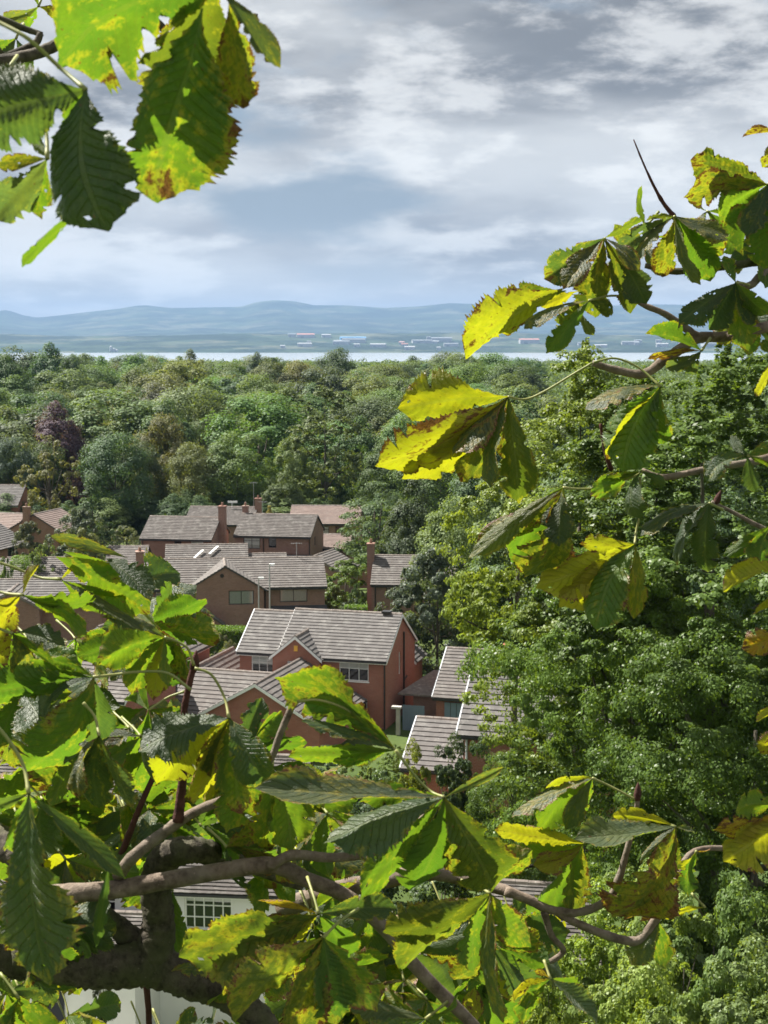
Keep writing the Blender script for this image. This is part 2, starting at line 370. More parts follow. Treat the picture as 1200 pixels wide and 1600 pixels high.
# ------------------------------------------------------------------ foliage generators
def cards(P, N, ln, wd, rg, jitter=.5):
    """rhombic leaf cards at P facing N"""
    n = len(P)
    N = N+rg.normal(0, jitter, (n, 3)); N /= np.linalg.norm(N, axis=1)[:, None]+1e-9
    A = rg.normal(0, 1, (n, 3)); T = A-N*np.sum(A*N, 1)[:, None]; T /= np.linalg.norm(T, axis=1)[:, None]+1e-9
    B = np.cross(N, T)
    s = rg.uniform(.65, 1.3, n)[:, None]
    l = ln*s/2; w = wd*s/2
    V = np.stack([P-T*l, P+B*w-T*l*.1, P+T*l, P-B*w-T*l*.1], 1).reshape(-1, 3)
    F = np.arange(4*n).reshape(n, 4)
    return V, F, rg.uniform(0, 1, n)
def clump_points(rg, n, prof, H, z0, rad, nclump, cr, sub=0, flat=.75, inner=.1, droop=0.0, lump=.25, shell=.78):
    """points spread on clumps that fill the outer part of a crown with radius profile prof(t), t in 0..1"""
    t = []
    while len(t) < nclump:
        q = rg.uniform(0, 1)
        if rg.uniform(0, 1) < prof(q)+.12: t.append(q)
    t = np.array(t); a = rg.uniform(0, 2*PI, nclump)
    ph = rg.uniform(0, 6, 4)
    lo = 1+lump*(np.sin(2*a+ph[0])*.5+np.sin(3*a+5*t+ph[1])*.5)
    rr = np.array([prof(q) for q in t])*rad*lo*np.sqrt(rg.uniform(.45, 1.0, nclump))
    C = np.stack([np.cos(a)*rr, np.sin(a)*rr, z0+t*H], 1)
    cs = cr*rg.uniform(.45, 1.5, nclump)
    if sub:
        k = np.repeat(np.arange(nclump), sub); d = rg.normal(0, 1, (len(k), 3)); d[:, 2] = d[:, 2]*.8+.35
        out = C[k]-np.array([0, 0, z0+H*.45]); out /= np.linalg.norm(out, axis=1)[:, None]+1e-9
        d = d+out*.5; d /= np.linalg.norm(d, axis=1)[:, None]
        d[:, 2] *= flat
        C2 = C[k]+d*cs[k][:, None]*rg.uniform(.75, 1.1, (len(k), 1)); cs2 = cs[k]*.38*rg.uniform(.7, 1.3, len(k))
        C, cs = C2, cs2
    i = rg.integers(0, len(C), n)
    d = rg.normal(0, 1, (n, 3)); d[:, 2] += .25
    out = C[i]-np.array([0, 0, z0+H*.4]); out /= np.linalg.norm(out, axis=1)[:, None]+1e-9
    d = d/np.linalg.norm(d, axis=1)[:, None]+out*.35; d /= np.linalg.norm(d, axis=1)[:, None]
    f = rg.uniform(shell, 1.06, n); f[rg.uniform(0, 1, n) < inner] *= .6
    sc = np.array([1, 1, flat]); P = C[i]+d*sc*(cs[i]*f)[:, None]
    if droop: P[:, 2] -= droop*((P[:, 0]**2+P[:, 1]**2)/(rad*rad))*H
    N = d*1.0+out*.5+np.array([0, 0, .35])
    return P, N, C
def trunk_mesh(rg, H, z0, r0, C, nl=7, lean=.3):
    mb = MB(); x = rg.uniform(-lean, lean); y = rg.uniform(-lean, lean)
    top = z0+(H)*.6
    pts = [(0, 0, -.6), (x*.2, y*.2, z0*.5), (x*.6, y*.6, z0), (x, y, z0+H*.3), (x*1.2, y*1.2, top)]
    mb.tube(pts, [r0*1.25, r0, r0*.85, r0*.6, r0*.25], 9)
    for k in range(nl):
        c = C[rg.integers(0, len(C))]; f = rg.uniform(.3, .8); zs = z0*.8+(top-z0*.8)*f*.8
        s = np.array([x*f, y*f, zs]); m = s*.5+c*.5; m[2] -= .06*H*rg.uniform(0, 1)
        e = s*.12+c*.88
        mb.tube([tuple(s), tuple(m), tuple(e)], [r0*.42, r0*.26, r0*.08], 6, False)
    return mb.mesh('trunk')
P_ROUND = lambda t: math.sqrt(max(0, 1-(2*t-1)**2))*.97+.03
P_DOME = lambda t: max(.04, math.cos(PI/2*t**1.5)*(.75+.25*min(1, t*5)))
P_OVAL = lambda t: max(.03, math.sin(PI*min(1, .12+.88*t)**.85))
P_CONE = lambda t: max(.03, (1-t)*.95+.03)*(min(1, t*8+.35))
P_COL = lambda t: max(.05, math.sin(PI*(.1+.88*t))**.6)
P_SPREAD = lambda t: max(.05, math.sin(PI*min(1, t*.85+.12))**.7*(.55+.55*t) if t < .85 else .75*(1-t)/.15+.05)
TREES = {}
def tree_variant(key, seed, n, prof, H, z0, rad, nclump, cr, ln, wd, mat, r0=.28, sub=0, flat=.75, jitter=.5, droop=0.0, lump=.25, nl=7, spires=0, shell=.78):
    rg = np.random.default_rng(seed)
    Pp, Nn, C = clump_points(rg, n, prof, H, z0, rad, nclump, cr, sub, flat, droop=droop, lump=lump, shell=shell)
    if spires:
        ext = []
        for _ in range(spires):
            a = rg.uniform(0, 2*PI); q = rg.uniform(.86, .99); rr = prof(q)*rad*rg.uniform(.5, .95)
            b = np.array([math.cos(a)*rr, math.sin(a)*rr, z0+q*H-.5]); hl = rg.uniform(.7, 1.5); m = int(90*hl/(ln*8))
            s = rg.uniform(0, 1, m); an = rg.uniform(0, 2*PI, m); rd = .26*(1-s*.85)*rg.uniform(.3, 1, m)
            ext.append(b+np.stack([np.cos(an)*rd+s*hl*rg.uniform(-.15, .15), np.sin(an)*rd, s*hl], 1))
        E = np.concatenate(ext); Pp = np.concatenate([Pp, E]); Nn = np.concatenate([Nn, np.tile([0, -.2, .6], (len(E), 1))])
    V, F, r = cards(Pp, Nn, ln, wd, rg, jitter)
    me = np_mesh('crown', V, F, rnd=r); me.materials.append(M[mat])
    tm = trunk_mesh(rg, H, z0, r0, C, nl); tm.materials.append(M['bark_far'])
    tm.polygons.foreach_set('use_smooth', [True]*len(tm.polygons))
    TREES[key] = (me, tm, H+z0, rad)
for i, (pf, H, z0, rad, nc, cr) in enumerate([(P_ROUND, 13, 2, 5.2, 95, 1.5), (P_DOME, 13.5, 1.5, 5.6, 105, 1.45), (P_OVAL, 14.5, 1.5, 4.6, 85, 1.45), (P_ROUND, 13, 2, 5.6, 70, 1.9), (P_DOME, 12.5, 2.5, 6.0, 90, 1.7), (P_DOME, 13.5, 1.5, 5.0, 120, 1.2)]):
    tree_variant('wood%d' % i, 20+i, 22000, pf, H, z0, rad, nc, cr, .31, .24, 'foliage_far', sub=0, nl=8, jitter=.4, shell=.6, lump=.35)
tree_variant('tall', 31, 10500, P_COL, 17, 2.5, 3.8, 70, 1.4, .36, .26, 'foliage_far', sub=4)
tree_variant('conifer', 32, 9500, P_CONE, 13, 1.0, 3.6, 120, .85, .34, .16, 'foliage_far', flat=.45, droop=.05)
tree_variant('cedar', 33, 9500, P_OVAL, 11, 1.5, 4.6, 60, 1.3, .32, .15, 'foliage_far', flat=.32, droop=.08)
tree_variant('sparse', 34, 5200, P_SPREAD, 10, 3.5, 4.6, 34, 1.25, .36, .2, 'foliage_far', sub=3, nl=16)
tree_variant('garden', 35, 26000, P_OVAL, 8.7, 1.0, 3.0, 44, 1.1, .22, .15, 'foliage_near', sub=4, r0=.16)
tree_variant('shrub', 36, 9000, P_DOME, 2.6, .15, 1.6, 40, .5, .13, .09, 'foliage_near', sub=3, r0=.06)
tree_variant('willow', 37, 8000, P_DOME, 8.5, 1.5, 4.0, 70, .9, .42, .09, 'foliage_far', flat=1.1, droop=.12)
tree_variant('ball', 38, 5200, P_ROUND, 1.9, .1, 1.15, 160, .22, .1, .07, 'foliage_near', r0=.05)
def tree(key, name, label, cat, px, topy, hw, D, color, group=None, rot=None, rg=random.Random(77), base=None, loc=None, height=None, rad=None):
    cm, tm, h0, r0 = TREES[key]
    if loc is None:
        p = at(px, topy, D); gz = ground_z(p.x, D) if base is None else base
        loc = (p.x, D, gz); height = max(p.z-gz, 1.2); rad = hw/FPX*D
    e = empty(name, loc, rg.uniform(0, 6.28) if rot is None else rot)
    e.scale = (rad/r0, rad/r0, height/h0); tag(e, label, cat, group)
    t = link(bpy.data.objects.new('trunk', tm), e); c = link(bpy.data.objects.new('crown', cm), e)
    c.color = (*color, 1)
    return e
C_DARK = (.055, .095, .038); C_MID = (.080, .125, .045); C_LITE = (.108, .152, .052); C_OLIVE = (.100, .130, .055); C_BLUE = (.075, .105, .062); C_PURPLE = (.085, .056, .078)
C_GREYG = (.075, .098, .062); C_PALE = (.13, .15, .10); C_YEL = (.14, .15, .03); C_BRIGHT = (.095, .145, .032)
WG = 'woodland trees beyond the houses'
wl = {0: 'broad dark green tree in the woodland beyond the houses', 1: 'broad mid green tree in the woodland beyond the houses', 2: 'broad light green tree in the woodland beyond the houses', 3: 'broad olive green tree in the woodland beyond the houses', 4: 'broad blue green tree in the woodland beyond the houses'}
wc = {0: C_DARK, 1: C_MID, 2: C_LITE, 3: C_OLIVE, 4: C_BLUE}
wr = random.Random(11); placed = []
def wtree(px, top, hw, D, ci, key=None):
    c = tuple(q*wr.uniform(.85, 1.18) for q in wc[ci])
    tree(key or 'wood%d' % wr.randrange(6), 'woodland_tree', wl[ci], 'tree', px, top, hw, D, c, WG, rg=wr)
    p = at(px, top, D); placed.append((p.x, D, hw/FPX*D))
for a in [(180, 688, 52, 207, 0), (215, 700, 34, 214, 0), (252, 657, 42, 220, 3), (300, 702, 36, 210, 3), (372, 684, 52, 212, 1), (335, 690, 36, 222, 0), (455, 682, 42, 216, 2), (444, 742, 34, 206, 1),
          (562, 655, 46, 232, 0), (600, 690, 46, 220, 0), (640, 655, 50, 236, 1), (20, 694, 34, 216, 4), (-40, 690, 40, 214, 0), (60, 700, 36, 222, 1), (395, 622, 52, 268, 2), (420, 655, 44, 240, 1),
          (330, 640, 40, 262, 1), (200, 612, 50, 300, 2), (150, 640, 44, 262, 2), (40, 628, 44, 280, 2), (-20, 600, 48, 300, 2), (30, 537, 56, 395, 0), (78, 543, 46, 385, 0), (110, 556, 36, 376, 0), (-20, 548, 50, 380, 0), (5, 560, 40, 350, 0),
          (156, 560, 38, 420, 2), (215, 553, 34, 470, 1), (240, 558, 28, 480, 2), (298, 551, 30, 480, 1), (270, 578, 42, 400, 3), (362, 559, 42, 430, 1), (330, 566, 38, 450, 2), (440, 556, 32, 500, 1), (470, 572, 36, 420, 2), (525, 553, 33, 452, 0),
          (495, 585, 32, 380, 3), (600, 577, 44, 420, 1), (560, 582, 36, 430, 2), (682, 560, 40, 520, 1), (640, 570, 38, 500, 2), (730, 566, 42, 540, 1), (770, 590, 40, 420, 0), (240, 575, 46, 390, 1), (130, 600, 44, 340, 1), (90, 605, 40, 330, 2)]:
    wtree(*a)
tree('tall', 'woodland_tree', 'tall narrow oak-like tree rising above its neighbours, sunlit on one side', 'tree', 507, 612, 46, 213, (.09, .12, .045), WG, .4)
tree('wood1', 'copper_beech', 'dark purple leaved beech among the green woodland', 'tree', 88, 636, 54, 229, C_PURPLE)
tree('willow', 'willow', 'pale silvery willow at the edge of the woodland', 'tree', 304, 652, 26, 238, C_PALE)
placed += [(at(507, 612, 213).x, 213, 4), (at(88, 636, 229).x, 229, 5), (at(304, 652, 238).x, 238, 3)]
for k, (px, top, hw, D) in enumerate([(690, 700, 60, 200), (760, 690, 70, 175), (830, 680, 75, 160), (900, 670, 80, 150), (980, 650, 85, 150), (1060, 660, 85, 145), (1140, 650, 90, 140), (1220, 640, 95, 140), (720, 790, 60, 130), (800, 800, 70, 120), (880, 780, 80, 115), (970, 770, 80, 110), (1060, 780, 85, 105), (1150, 770, 90, 100), (700, 660, 55, 230), (780, 640, 60, 230), (870, 630, 60, 240), (960, 625, 60, 240)]):
    ci = [1, 0, 2, 1, 3, 0][k % 6]
    tree('wood%d' % wr.randrange(6), 'valley_tree', ['dark green', 'mid green', 'light green', 'olive green'][ci]+' tree in the hollow behind the evergreen slope', 'tree', px, top, hw, D, wc[ci], 'trees in the hollow behind the slope', rg=wr)
# random fill behind the edge: individuals where they show largest
D = 232.0; nfill = 0
while D < 560 and nfill < 235:
    x = -0.30*D+wr.uniform(0, 9)
    while x < .085*D+6:
        rr = wr.uniform(5.6, 9.4); y = D+wr.uniform(-5, 5)
        if all((x-a)**2+(y-b)**2 > (.62*(rr+c))**2 for a, b, c in placed) and nfill < 235:
            h = wr.uniform(10.5, 18)+(1.8 if D > 330 else 0)
            # keep treetops below the line the photograph shows
            ci = wr.choice([0, 0, 1, 1, 1, 2, 2, 3, 4])
            tree('wood%d' % wr.randrange(6), 'woodland_tree', wl[ci], 'tree', 0, 0, 0, y, tuple(q*wr.uniform(.8, 1.2) for q in wc[ci]), WG, rg=wr, loc=(x, y, ground_z(x, y)), height=h, rad=rr)
            placed.append((x, y, rr)); nfill += 1
        x += wr.uniform(10, 16)
    D += 11
# bushes along the foot of the woodland
for k in range(30):
    px = -60+k*25+wr.uniform(-8, 8); D = wr.uniform(200, 214); ci = wr.choice([0, 0, 1, 2]); h = wr.uniform(3.0, 5.5)
    p = at(px, 800, D)
    tree('wood%d' % wr.choice([1, 5]), 'woodland_bush', 'low %s green bush at the shady foot of the woodland' % {0: 'dark', 1: 'mid', 2: 'light'}[ci], 'bush', 0, 0, 0, D, wc[ci], 'bushes at the foot of the woodland', rg=wr, loc=(p.x, D, ground_z(p.x, D)-1.2), height=h+1.2, rad=wr.uniform(2.6, 4.2))
def far_wood():
    rg = np.random.default_rng(3); VV = []; NN = []; nt = 0
    D = 240.0
    while D < 1900:
        st = 12 if D < 600 else 17
        x0, x1 = ((.06*D+8, .32*D) if D < 560 else (-.30*D, .32*D))
        for x in np.arange(x0, x1, st):
            xx = x+rg.uniform(-4, 4); yy = D+rg.uniform(-5, 5)
            rad = rg.uniform(5, 7.5); H = rg.uniform(10.5, 14)
            if D > 1000: rad *= 1.3
            m = int(430*min(1, 480/D))
            k = 7
            cc = rg.normal(0, .42, (k, 3))*np.array([rad, rad, H*.3])+np.array([0, 0, H*.68])
            i = rg.integers(0, k, m); d = rg.normal(0, 1, (m, 3)); d[:, 2] = np.abs(d[:, 2])*.9-.15; d /= np.linalg.norm(d, axis=1)[:, None]
            VV.append(np.array([xx, yy, ground_z(xx, yy)])+cc[i]+d*rad*.55*rg.uniform(.8, 1.05, (m, 1))); NN.append(d+np.array([0, 0, .5])); nt += 1
        D += st*1.05
    Pp = np.concatenate(VV); N_ = np.concatenate(NN)
    sz = np.clip(Pp[:, 1]/620*.9, .55, 2.4)[:, None]
    V, F, r = cards(Pp, N_, 1.0, .8, rg, .45)
    V = (V.reshape(-1, 4, 3)-Pp[:, None, :])*sz[:, None, :]+Pp[:, None, :]
    o = obj('distant_woodland', np_mesh('distant_woodland', V.reshape(-1, 3), F, rnd=r), M['foliage_far']); o.color = (.08, .12, .05, 1)
    o['kind'] = 'stuff'; o['label'] = 'far wood that reads as one mass towards the water'
    print('far trees', nt, 'cards', len(Pp))
far_wood()
# ------------------------------------------------------------------ houses
def tile_field(u0, u1, eave_v, ridge_v, ze, zr, T, gauge, tw, rg):
    """individual roof tiles on one slope, in (u, v, z) -> T"""
    dv = ridge_v-eave_v; dz = zr-ze; Ls = math.hypot(dv, dz); sv, sz = dv/Ls, dz/Ls
    nv, nz = (-sz, sv) if sv > 0 else (sz, -sv)
    nc = max(1, int(Ls/gauge+.5)); g = Ls/nc; nu = max(1, int((u1-u0)/tw+.5)); w = (u1-u0)/nu
    k, j = np.meshgrid(np.arange(nc), np.arange(nu), indexing='ij'); k = k.ravel(); j = j.ravel(); n = len(k)
    off = np.where(k % 2 == 0, 0, .5)*w
    a = np.maximum(u0, u0+j*w-off)+.001; b = np.minimum(u1, u0+(j+1)*w-off)-.001; b = np.where(j == nu-1, u1-.002, b)
    p0 = k*g-.03+rg.uniform(-.008, .008, n); p1 = np.minimum(k*g+g+.05, Ls)
    h0 = .08+rg.uniform(-.0025, .0025, n); h1 = .022+rg.uniform(-.001, .001, n)
    def pt(u, p, h): return np.stack([u, eave_v+sv*p+nv*h, ze+sz*p+nz*h], 1)
    z = np.full(n, .0)
    c = [pt(a, p0, z), pt(b, p0, z), pt(b, p0, h0), pt(a, p0, h0), pt(b, p1, h1), pt(a, p1, h1), pt(b, p1, z), pt(a, p1, z)]
    V = np.stack(c, 1).reshape(-1, 3)
    i = np.arange(n)[:, None]*8
    F = np.concatenate([i+np.array([[0, 1, 2, 3]]), i+np.array([[3, 2, 4, 5]]), i+np.array([[1, 6, 4, 2]]), i+np.array([[0, 3, 5, 7]])])
    rnd = np.tile(rg.uniform(0, 1, n), 4)
    V = np.array([T(*q) for q in V])
    return V, F, rnd
class House:
    def __init__(s, name, label, loc, rz, cat='house', brick='brick_red', tile='tile_grey', gauge=.33, tw=.3, seed=1, trim='white_paint', group=None):
        s.e = empty(name, loc, rz); tag(s.e, label, cat, group); s.b = brick; s.t = tile; s.g = gauge; s.tw = tw; s.rg = np.random.default_rng(seed); s.trim = trim; s.roof = None
    def block(s, x0, x1, y0, y1, ze, rise, axis='x', ov=.3, ovg=.12, holes={}, z0=-1.0, barge=None, fascia=None, back=True, ridge=True, wall=None):
        H = holes; mb = MB()
        def face(M_, a0, a1, hs):
            us = sorted({a0, a1, *[q for h in hs for q in h[:2]]}); zs = sorted({z0, ze, *[q for h in hs for q in h[2:4]]})
            for i in range(len(us)-1):
                for j in range(len(zs)-1):
                    um = (us[i]+us[i+1])/2; zm = (zs[j]+zs[j+1])/2
                    if any(h[0] < um < h[1] and h[2] < zm < h[3] for h in hs): continue
                    mb.quad(M_(us[i], 0, zs[j]), M_(us[i+1], 0, zs[j]), M_(us[i+1], 0, zs[j+1]), M_(us[i], 0, zs[j+1]))
            for h in hs:
                a, b, c, d = h[:4]; q = .16
                mb.quad(M_(a, 0, c), M_(a, q, c), M_(b, q, c), M_(b, 0, c)); mb.quad(M_(a, 0, d), M_(b, 0, d), M_(b, q, d), M_(a, q, d))
                mb.quad(M_(a, 0, c), M_(a, 0, d), M_(a, q, d), M_(a, q, c)); mb.quad(M_(b, 0, c), M_(b, q, c), M_(b, q, d), M_(b, 0, d))
        face(lambda a, d, z: (a, y0+d, z), x0, x1, H.get('f', [])); face(lambda a, d, z: (x1-d, a, z), y0, y1, H.get('r', []))
        face(lambda a, d, z: (x0+d, y1+y0-a, z), y0, y1, []); face(lambda a, d, z: (x1+x0-a, y1-d, z), x0, x1, [])
        xm, ym = (x0+x1)/2, (y0+y1)/2
        if axis == 'x':
            mb.quad((x1, y0, ze), (x1, y1, ze), (x1, ym, ze+rise)); mb.quad((x0, y1, ze), (x0, y0, ze), (x0, ym, ze+rise))
            U0, U1, half = x0, x1, (y1-y0)/2; T = lambda u, v, z: (u, ym+v, z)
        else:
            mb.quad((x0, y0, ze), (x1, y0, ze), (xm, y0, ze+rise)); mb.quad((x1, y1, ze), (x0, y1, ze), (xm, y1, ze+rise))
            U0, U1, half = y0, y1, (x1-x0)/2; T = lambda u, v, z: (xm-v, u, z)
        mb.build('wall', M[wall or s.b], s.e)
        # roof deck, then tiles, ridge, boards on it
        k = (half+ov)/half; zl = ze-rise*(k-1)+.05; zt = ze+rise+.05; hv = half+ov; a, b = U0-ovg, U1+ovg
        dk = MB().prism([T(a, -hv, zl-.08), T(a, -hv, zl), T(a, 0, zt), T(a, hv, zl), T(a, hv, zl-.08), T(a, 0, zt-.1)], Vector(T(b, 0, 0))-Vector(T(a, 0, 0)))
        roof = dk.build('roof', M['dark_trim'], s.e); s.roof = s.roof or roof
        fl = [tile_field(a, b, -hv, 0, zl, zt, T, s.g, s.tw, s.rg)]
        if back: fl.append(tile_field(a, b, hv, 0, zl, zt, T, s.g, s.tw, s.rg))
        n = 0; Vs = []; Fs = []; Rs = []
        for V, F, r in fl: Vs.append(V); Fs.append(F+n); Rs.append(r); n += len(V)
        to = obj('roof_tiling', np_mesh('roof_tiling', np.concatenate(Vs), np.concatenate(Fs), rnd=np.concatenate(Rs)), M[s.t], roof); to['kind'] = 'stuff'
        if ridge:
            rb = MB(); L = b-a; m = max(1, int(L/.45)); w = L/m
            for i in range(m):
                j = s.rg.uniform(-.008, .008); u0 = a+i*w+.006; u1 = a+(i+1)*w-.006
                pf = [(-.15, -.07), (-.10, .06), (0, .115), (.10, .06), (.15, -.07)]
                rb.prism([T(u0, q, zt+h+j) for q, h in pf], Vector(T(u1, 0, 0))-Vector(T(u0, 0, 0)))
            ro = rb.build('ridge', M['ridge'], roof); ro['kind'] = 'stuff'
        if barge:
            for (u, e) in ((a-.03, 0), (b, 1)):
                for sg in (-1, 1):
                    d = .2
                    MB().prism([T(u, sg*hv, zl-d+.02), T(u, sg*hv, zl+.02), T(u, 0, zt+.02), T(u, 0, zt-d+.02)], Vector(T(u+.03, 0, 0))-Vector(T(u, 0, 0))).build('bargeboard', M[barge], roof)
        for sg in ((-1, 1) if fascia else ()):
            MB().box((a+.02, sg*(hv-.035), zl-.2), (b-.02, sg*(hv-.005), zl-.085), T).build('fascia', M[fascia], roof)
            MB().box((a+.02, sg*(hv+.085), zl-.13), (b-.02, sg*(hv+.0), zl-.03), T).build('gutter', M['dark_trim'], roof)
        return roof
    def window(s, face, pos, a0, a1, z0, z1, cols, rows, mat='white_paint', blind=.0, sill=True):
        """pos: y of the front wall ('f') or x of the right wall ('r')"""
        Mf = (lambda a, d, z: (a, pos+d, z)) if face == 'f' else (lambda a, d, z: (pos-d, a, z))
        fw, mw = .065, .045; mb = MB(); dp0, dp1 = .06, .12
        B = lambda a, b, c, d, p=dp0, q=dp1: mb.box((a, p, c), (b, q, d), Mf)
        B(a0, a1, z0, z0+fw); B(a0, a1, z1-fw, z1); B(a0, a0+fw, z0+fw, z1-fw); B(a1-fw, a1, z0+fw, z1-fw)
        us = [a0+fw]+[a0+(a1-a0)*c for c in cols]+[a1-fw]; zs = [z0+fw]+[z0+(z1-z0)*r for r in rows]+[z1-fw]
        for c in us[1:-1]: B(c-mw/2, c+mw/2, z0+fw, z1-fw, dp0+.004)
        for r in zs[1:-1]: B(a0+fw, a1-fw, r-mw/2, r+mw/2, dp0+.008)
        w = mb.build('window', M[mat], s.e)
        for i in range(len(us)-1):
            for j in range(len(zs)-1):
                MB().quad(Mf(us[i], .088, zs[j]), Mf(us[i+1], .088, zs[j]), Mf(us[i+1], .088, zs[j+1]), Mf(us[i], .088, zs[j+1])).build('pane', M['glass'], w)
        MB().box((a0-.1, .45, z0-.1), (a1+.1, .47, z1+.1), Mf).build('unlit_room_sheet', M['unlit_room_sheet'], w)  # near-black sheet behind the panes; the unlit interior is put into its colour
        if blind > 0:
            bb = MB(); n = max(4, int((a1-a0)/.11)); st = (a1-a0-.04)/n
            for i in range(n):
                q = a0+.02+i*st; bb.quad(Mf(q, .125, z1-(z1-z0)*blind), Mf(q+st*.94, .15, z1-(z1-z0)*blind), Mf(q+st*.94, .15, z1), Mf(q, .125, z1))
            bb.build('blind', M['blind'], w)
        if sill: MB().box((a0-.06, -.06, z0-.07), (a1+.06, .055, z0-.004), Mf).build('sill', M[mat], w)
        return w
    def chimney(s, x, y, w, d, z0, z1, brick=None, pots=1):
        c = MB().box((x-w/2, y-d/2, z0), (x+w/2, y+d/2, z1)).box((x-w/2-.05, y-d/2-.05, z1+.003), (x+w/2+.05, y+d/2+.05, z1+.12)).build('chimney', M[brick or s.b], s.e)
        for k in range(pots):
            q = x+(k-(pots-1)/2)*.4; MB().tube([(q, y, z1+.12), (q, y, z1+.5)], [.13, .11], 10).build('chimney_pot', M['brick_tan'], c)
        return c
    def pipe(s, pts, r=.05, mat='dark_frame'): return MB().tube(pts, r, 7).build('downpipe', M[mat], s.e)
    def aerial(s, x, y, z0, z1):
        mb = MB().tube([(x, y, z0), (x, y, z1)], .025, 6).tube([(x-.5, y, z1-.1), (x+.5, y, z1-.1)], .015, 5)
        for k in range(6): mb.tube([(x-.45+k*.18, y-.25, z1-.1), (x-.45+k*.18, y+.25, z1-.1)], .01, 4)
        return mb.build('aerial', M['grey_metal'], s.e)
RZ = -R(15.7)
ux, uy = math.cos(RZ), math.sin(RZ)          # local X of the estate grid
def loc_of(px, py, D, lx, ly, rz):
    """root location so that local (lx, ly) lies under the pixel at distance D; z from the ground"""
    p = at(px, py, D); c, q = math.cos(rz), math.sin(rz)
    x = p.x-(lx*c-ly*q); y = D-(lx*q+ly*c)
    return (x, y, 0.0)
# --- red brick detached house with white trim
W = 10.5
hm = House('brick_house', 'red brick detached house with white trim, small central front gable and grey tiled roof', loc_of(603, 1030, 100, W, 0, RZ), RZ, seed=2)
wl_ = (.85, 2.55, 3.25, 4.6); wr_ = (7.25, 9.3, 3.35, 4.62)
hm.block(3.0, W, 0, 7.6, 4.95, 2.32, 'x', holes={'f': [wr_, (7.2, 9.2, .9, 2.2)], 'r': [(3.3, 3.75, 3.2, 4.75)]}, barge='white_paint', fascia='white_paint')
hm.block(0, 2.98, .45, 7.2, 4.95, 2.12, 'x', holes={'f': [wl_, (.8, 2.3, .9, 2.1)]}, fascia='white_paint', barge='white_paint')
wg = (3.75, 5.3, 3.35, 4.55)
hm.block(2.7, 6.0, -.45, 2.6, 4.85, 1.35, 'y', ov=.22, holes={'f': [wg]}, barge='white_paint', ridge=True)
hm.window('f', 0, *wr_, [1/3, 2/3], [.66], blind=.35); hm.window('f', .45, *wl_, [.32, .66], [.66], blind=.45); hm.window('f', -.45, *wg, [.5], [.66], blind=.4)
hm.window('f', 0, 7.2, 9.2, .9, 2.2, [.5], []); hm.window('f', .45, .8, 2.3, .9, 2.1, [.5], [])
hm.window('r', W, 3.3, 3.75, 3.2, 4.75, [], [], sill=False)
MB().box((4.25, -.53, 5.25), (4.5, -.455, 5.62)).build('alarm_box', M['yellow_box'], hm.e)
hm.pipe([(W-.08, -.08, 4.7), (W-.08, -.08, -.4)]); hm.pipe([(W+.07, 4.4, 6.0), (W+.07, 4.4, -.4)], .06, 'dark_frame')
hm.pipe([(W+.07, 4.4, 2.6), (W+.07, 5.2, 2.75)], .05); hm.pipe([(3.0, -.06, 4.6), (3.0, -.06, -.4)])
hm.block(7.6, W-.15, 7.62, 10.4, 3.4, 1.1, 'y', barge='white_paint')
MB().box((9.2, 3.5, 7.36), (9.8, 4.1, 7.5)).build('vent', M['dark_frame'], hm.roof)
# --- single-storey house in front of it, gable to the camera
hg = House('brick_bungalow', 'low brick house with white gable board, in front of the white-trimmed brick house', loc_of(395, 1072, 93, 4.5, 0, RZ-R(1.5)), RZ-R(1.5), tile='tile_brown', gauge=.4, seed=3)
hg.block(.3, 8.7, .4, 8.6, 2.35, 2.38, 'y', ov=.35, barge='white_paint', fascia='white_paint', holes={'f': [(1.3, 2.5, .6, 1.9)]})
hg.window('f', .4, 1.3, 2.5, .6, 1.9, [.5], [], blind=.0)
hg.block(-7.5, 4.2, 1.6, 8.2, 2.45, 1.95, 'x', ov=.35)
MB().box((3.3, .33, 1.5), (3.7, .395, 1.9)).build('alarm_box', M['white_paint'], hg.e)
# --- left neighbour: ridge running away, slope to the right
hl = House('brick_house', 'red brick house with wide brown roof slope beside the hedge', loc_of(337, 1000, 107, 8.1, 9.0, RZ-R(.5)), RZ-R(.5), tile='tile_brown', gauge=.4, seed=4)
hl.block(.35, 7.75, -1.0, 8.7, 4.9, 2.45, 'y', ov=.35, barge='white_paint', fascia='white_paint')
hl.block(7.0, 10.4, 4.5, 10.6, 2.5, 1.5, 'y', ov=.3, fascia='white_paint', barge='dark_trim')
hl.block(1.6, 5.4, -3.4, -.6, 2.6, 1.3, 'y', ov=.3, barge='white_paint')
# --- further left, mostly behind leaves
hn = House('brick_house', 'red brick house with white windows, partly hidden behind the chestnut leaves', loc_of(195, 1080, 90, 7.2, 0, RZ), RZ, tile='tile_brown', seed=5)
hn.block(0, 7.2, 0, 7.5, 4.6, 2.2, 'x', fascia='white_paint', barge='white_paint', holes={'f': [(4.4, 5.7, 3.0, 4.2), (1.0, 2.2, 3.0, 4.2)]})
hn.window('f', 0, 4.4, 5.7, 3.0, 4.2, [.5], [.66]); hn.window('f', 0, 1.0, 2.2, 3.0, 4.2, [.5], [.66])
hn.block(2.6, 6.2, -1.8, 1.5, 2.2, 1.5, 'y', barge='white_paint'); hn.pipe([(6.3, -.08, 4.4), (6.3, -.08, -.5)])
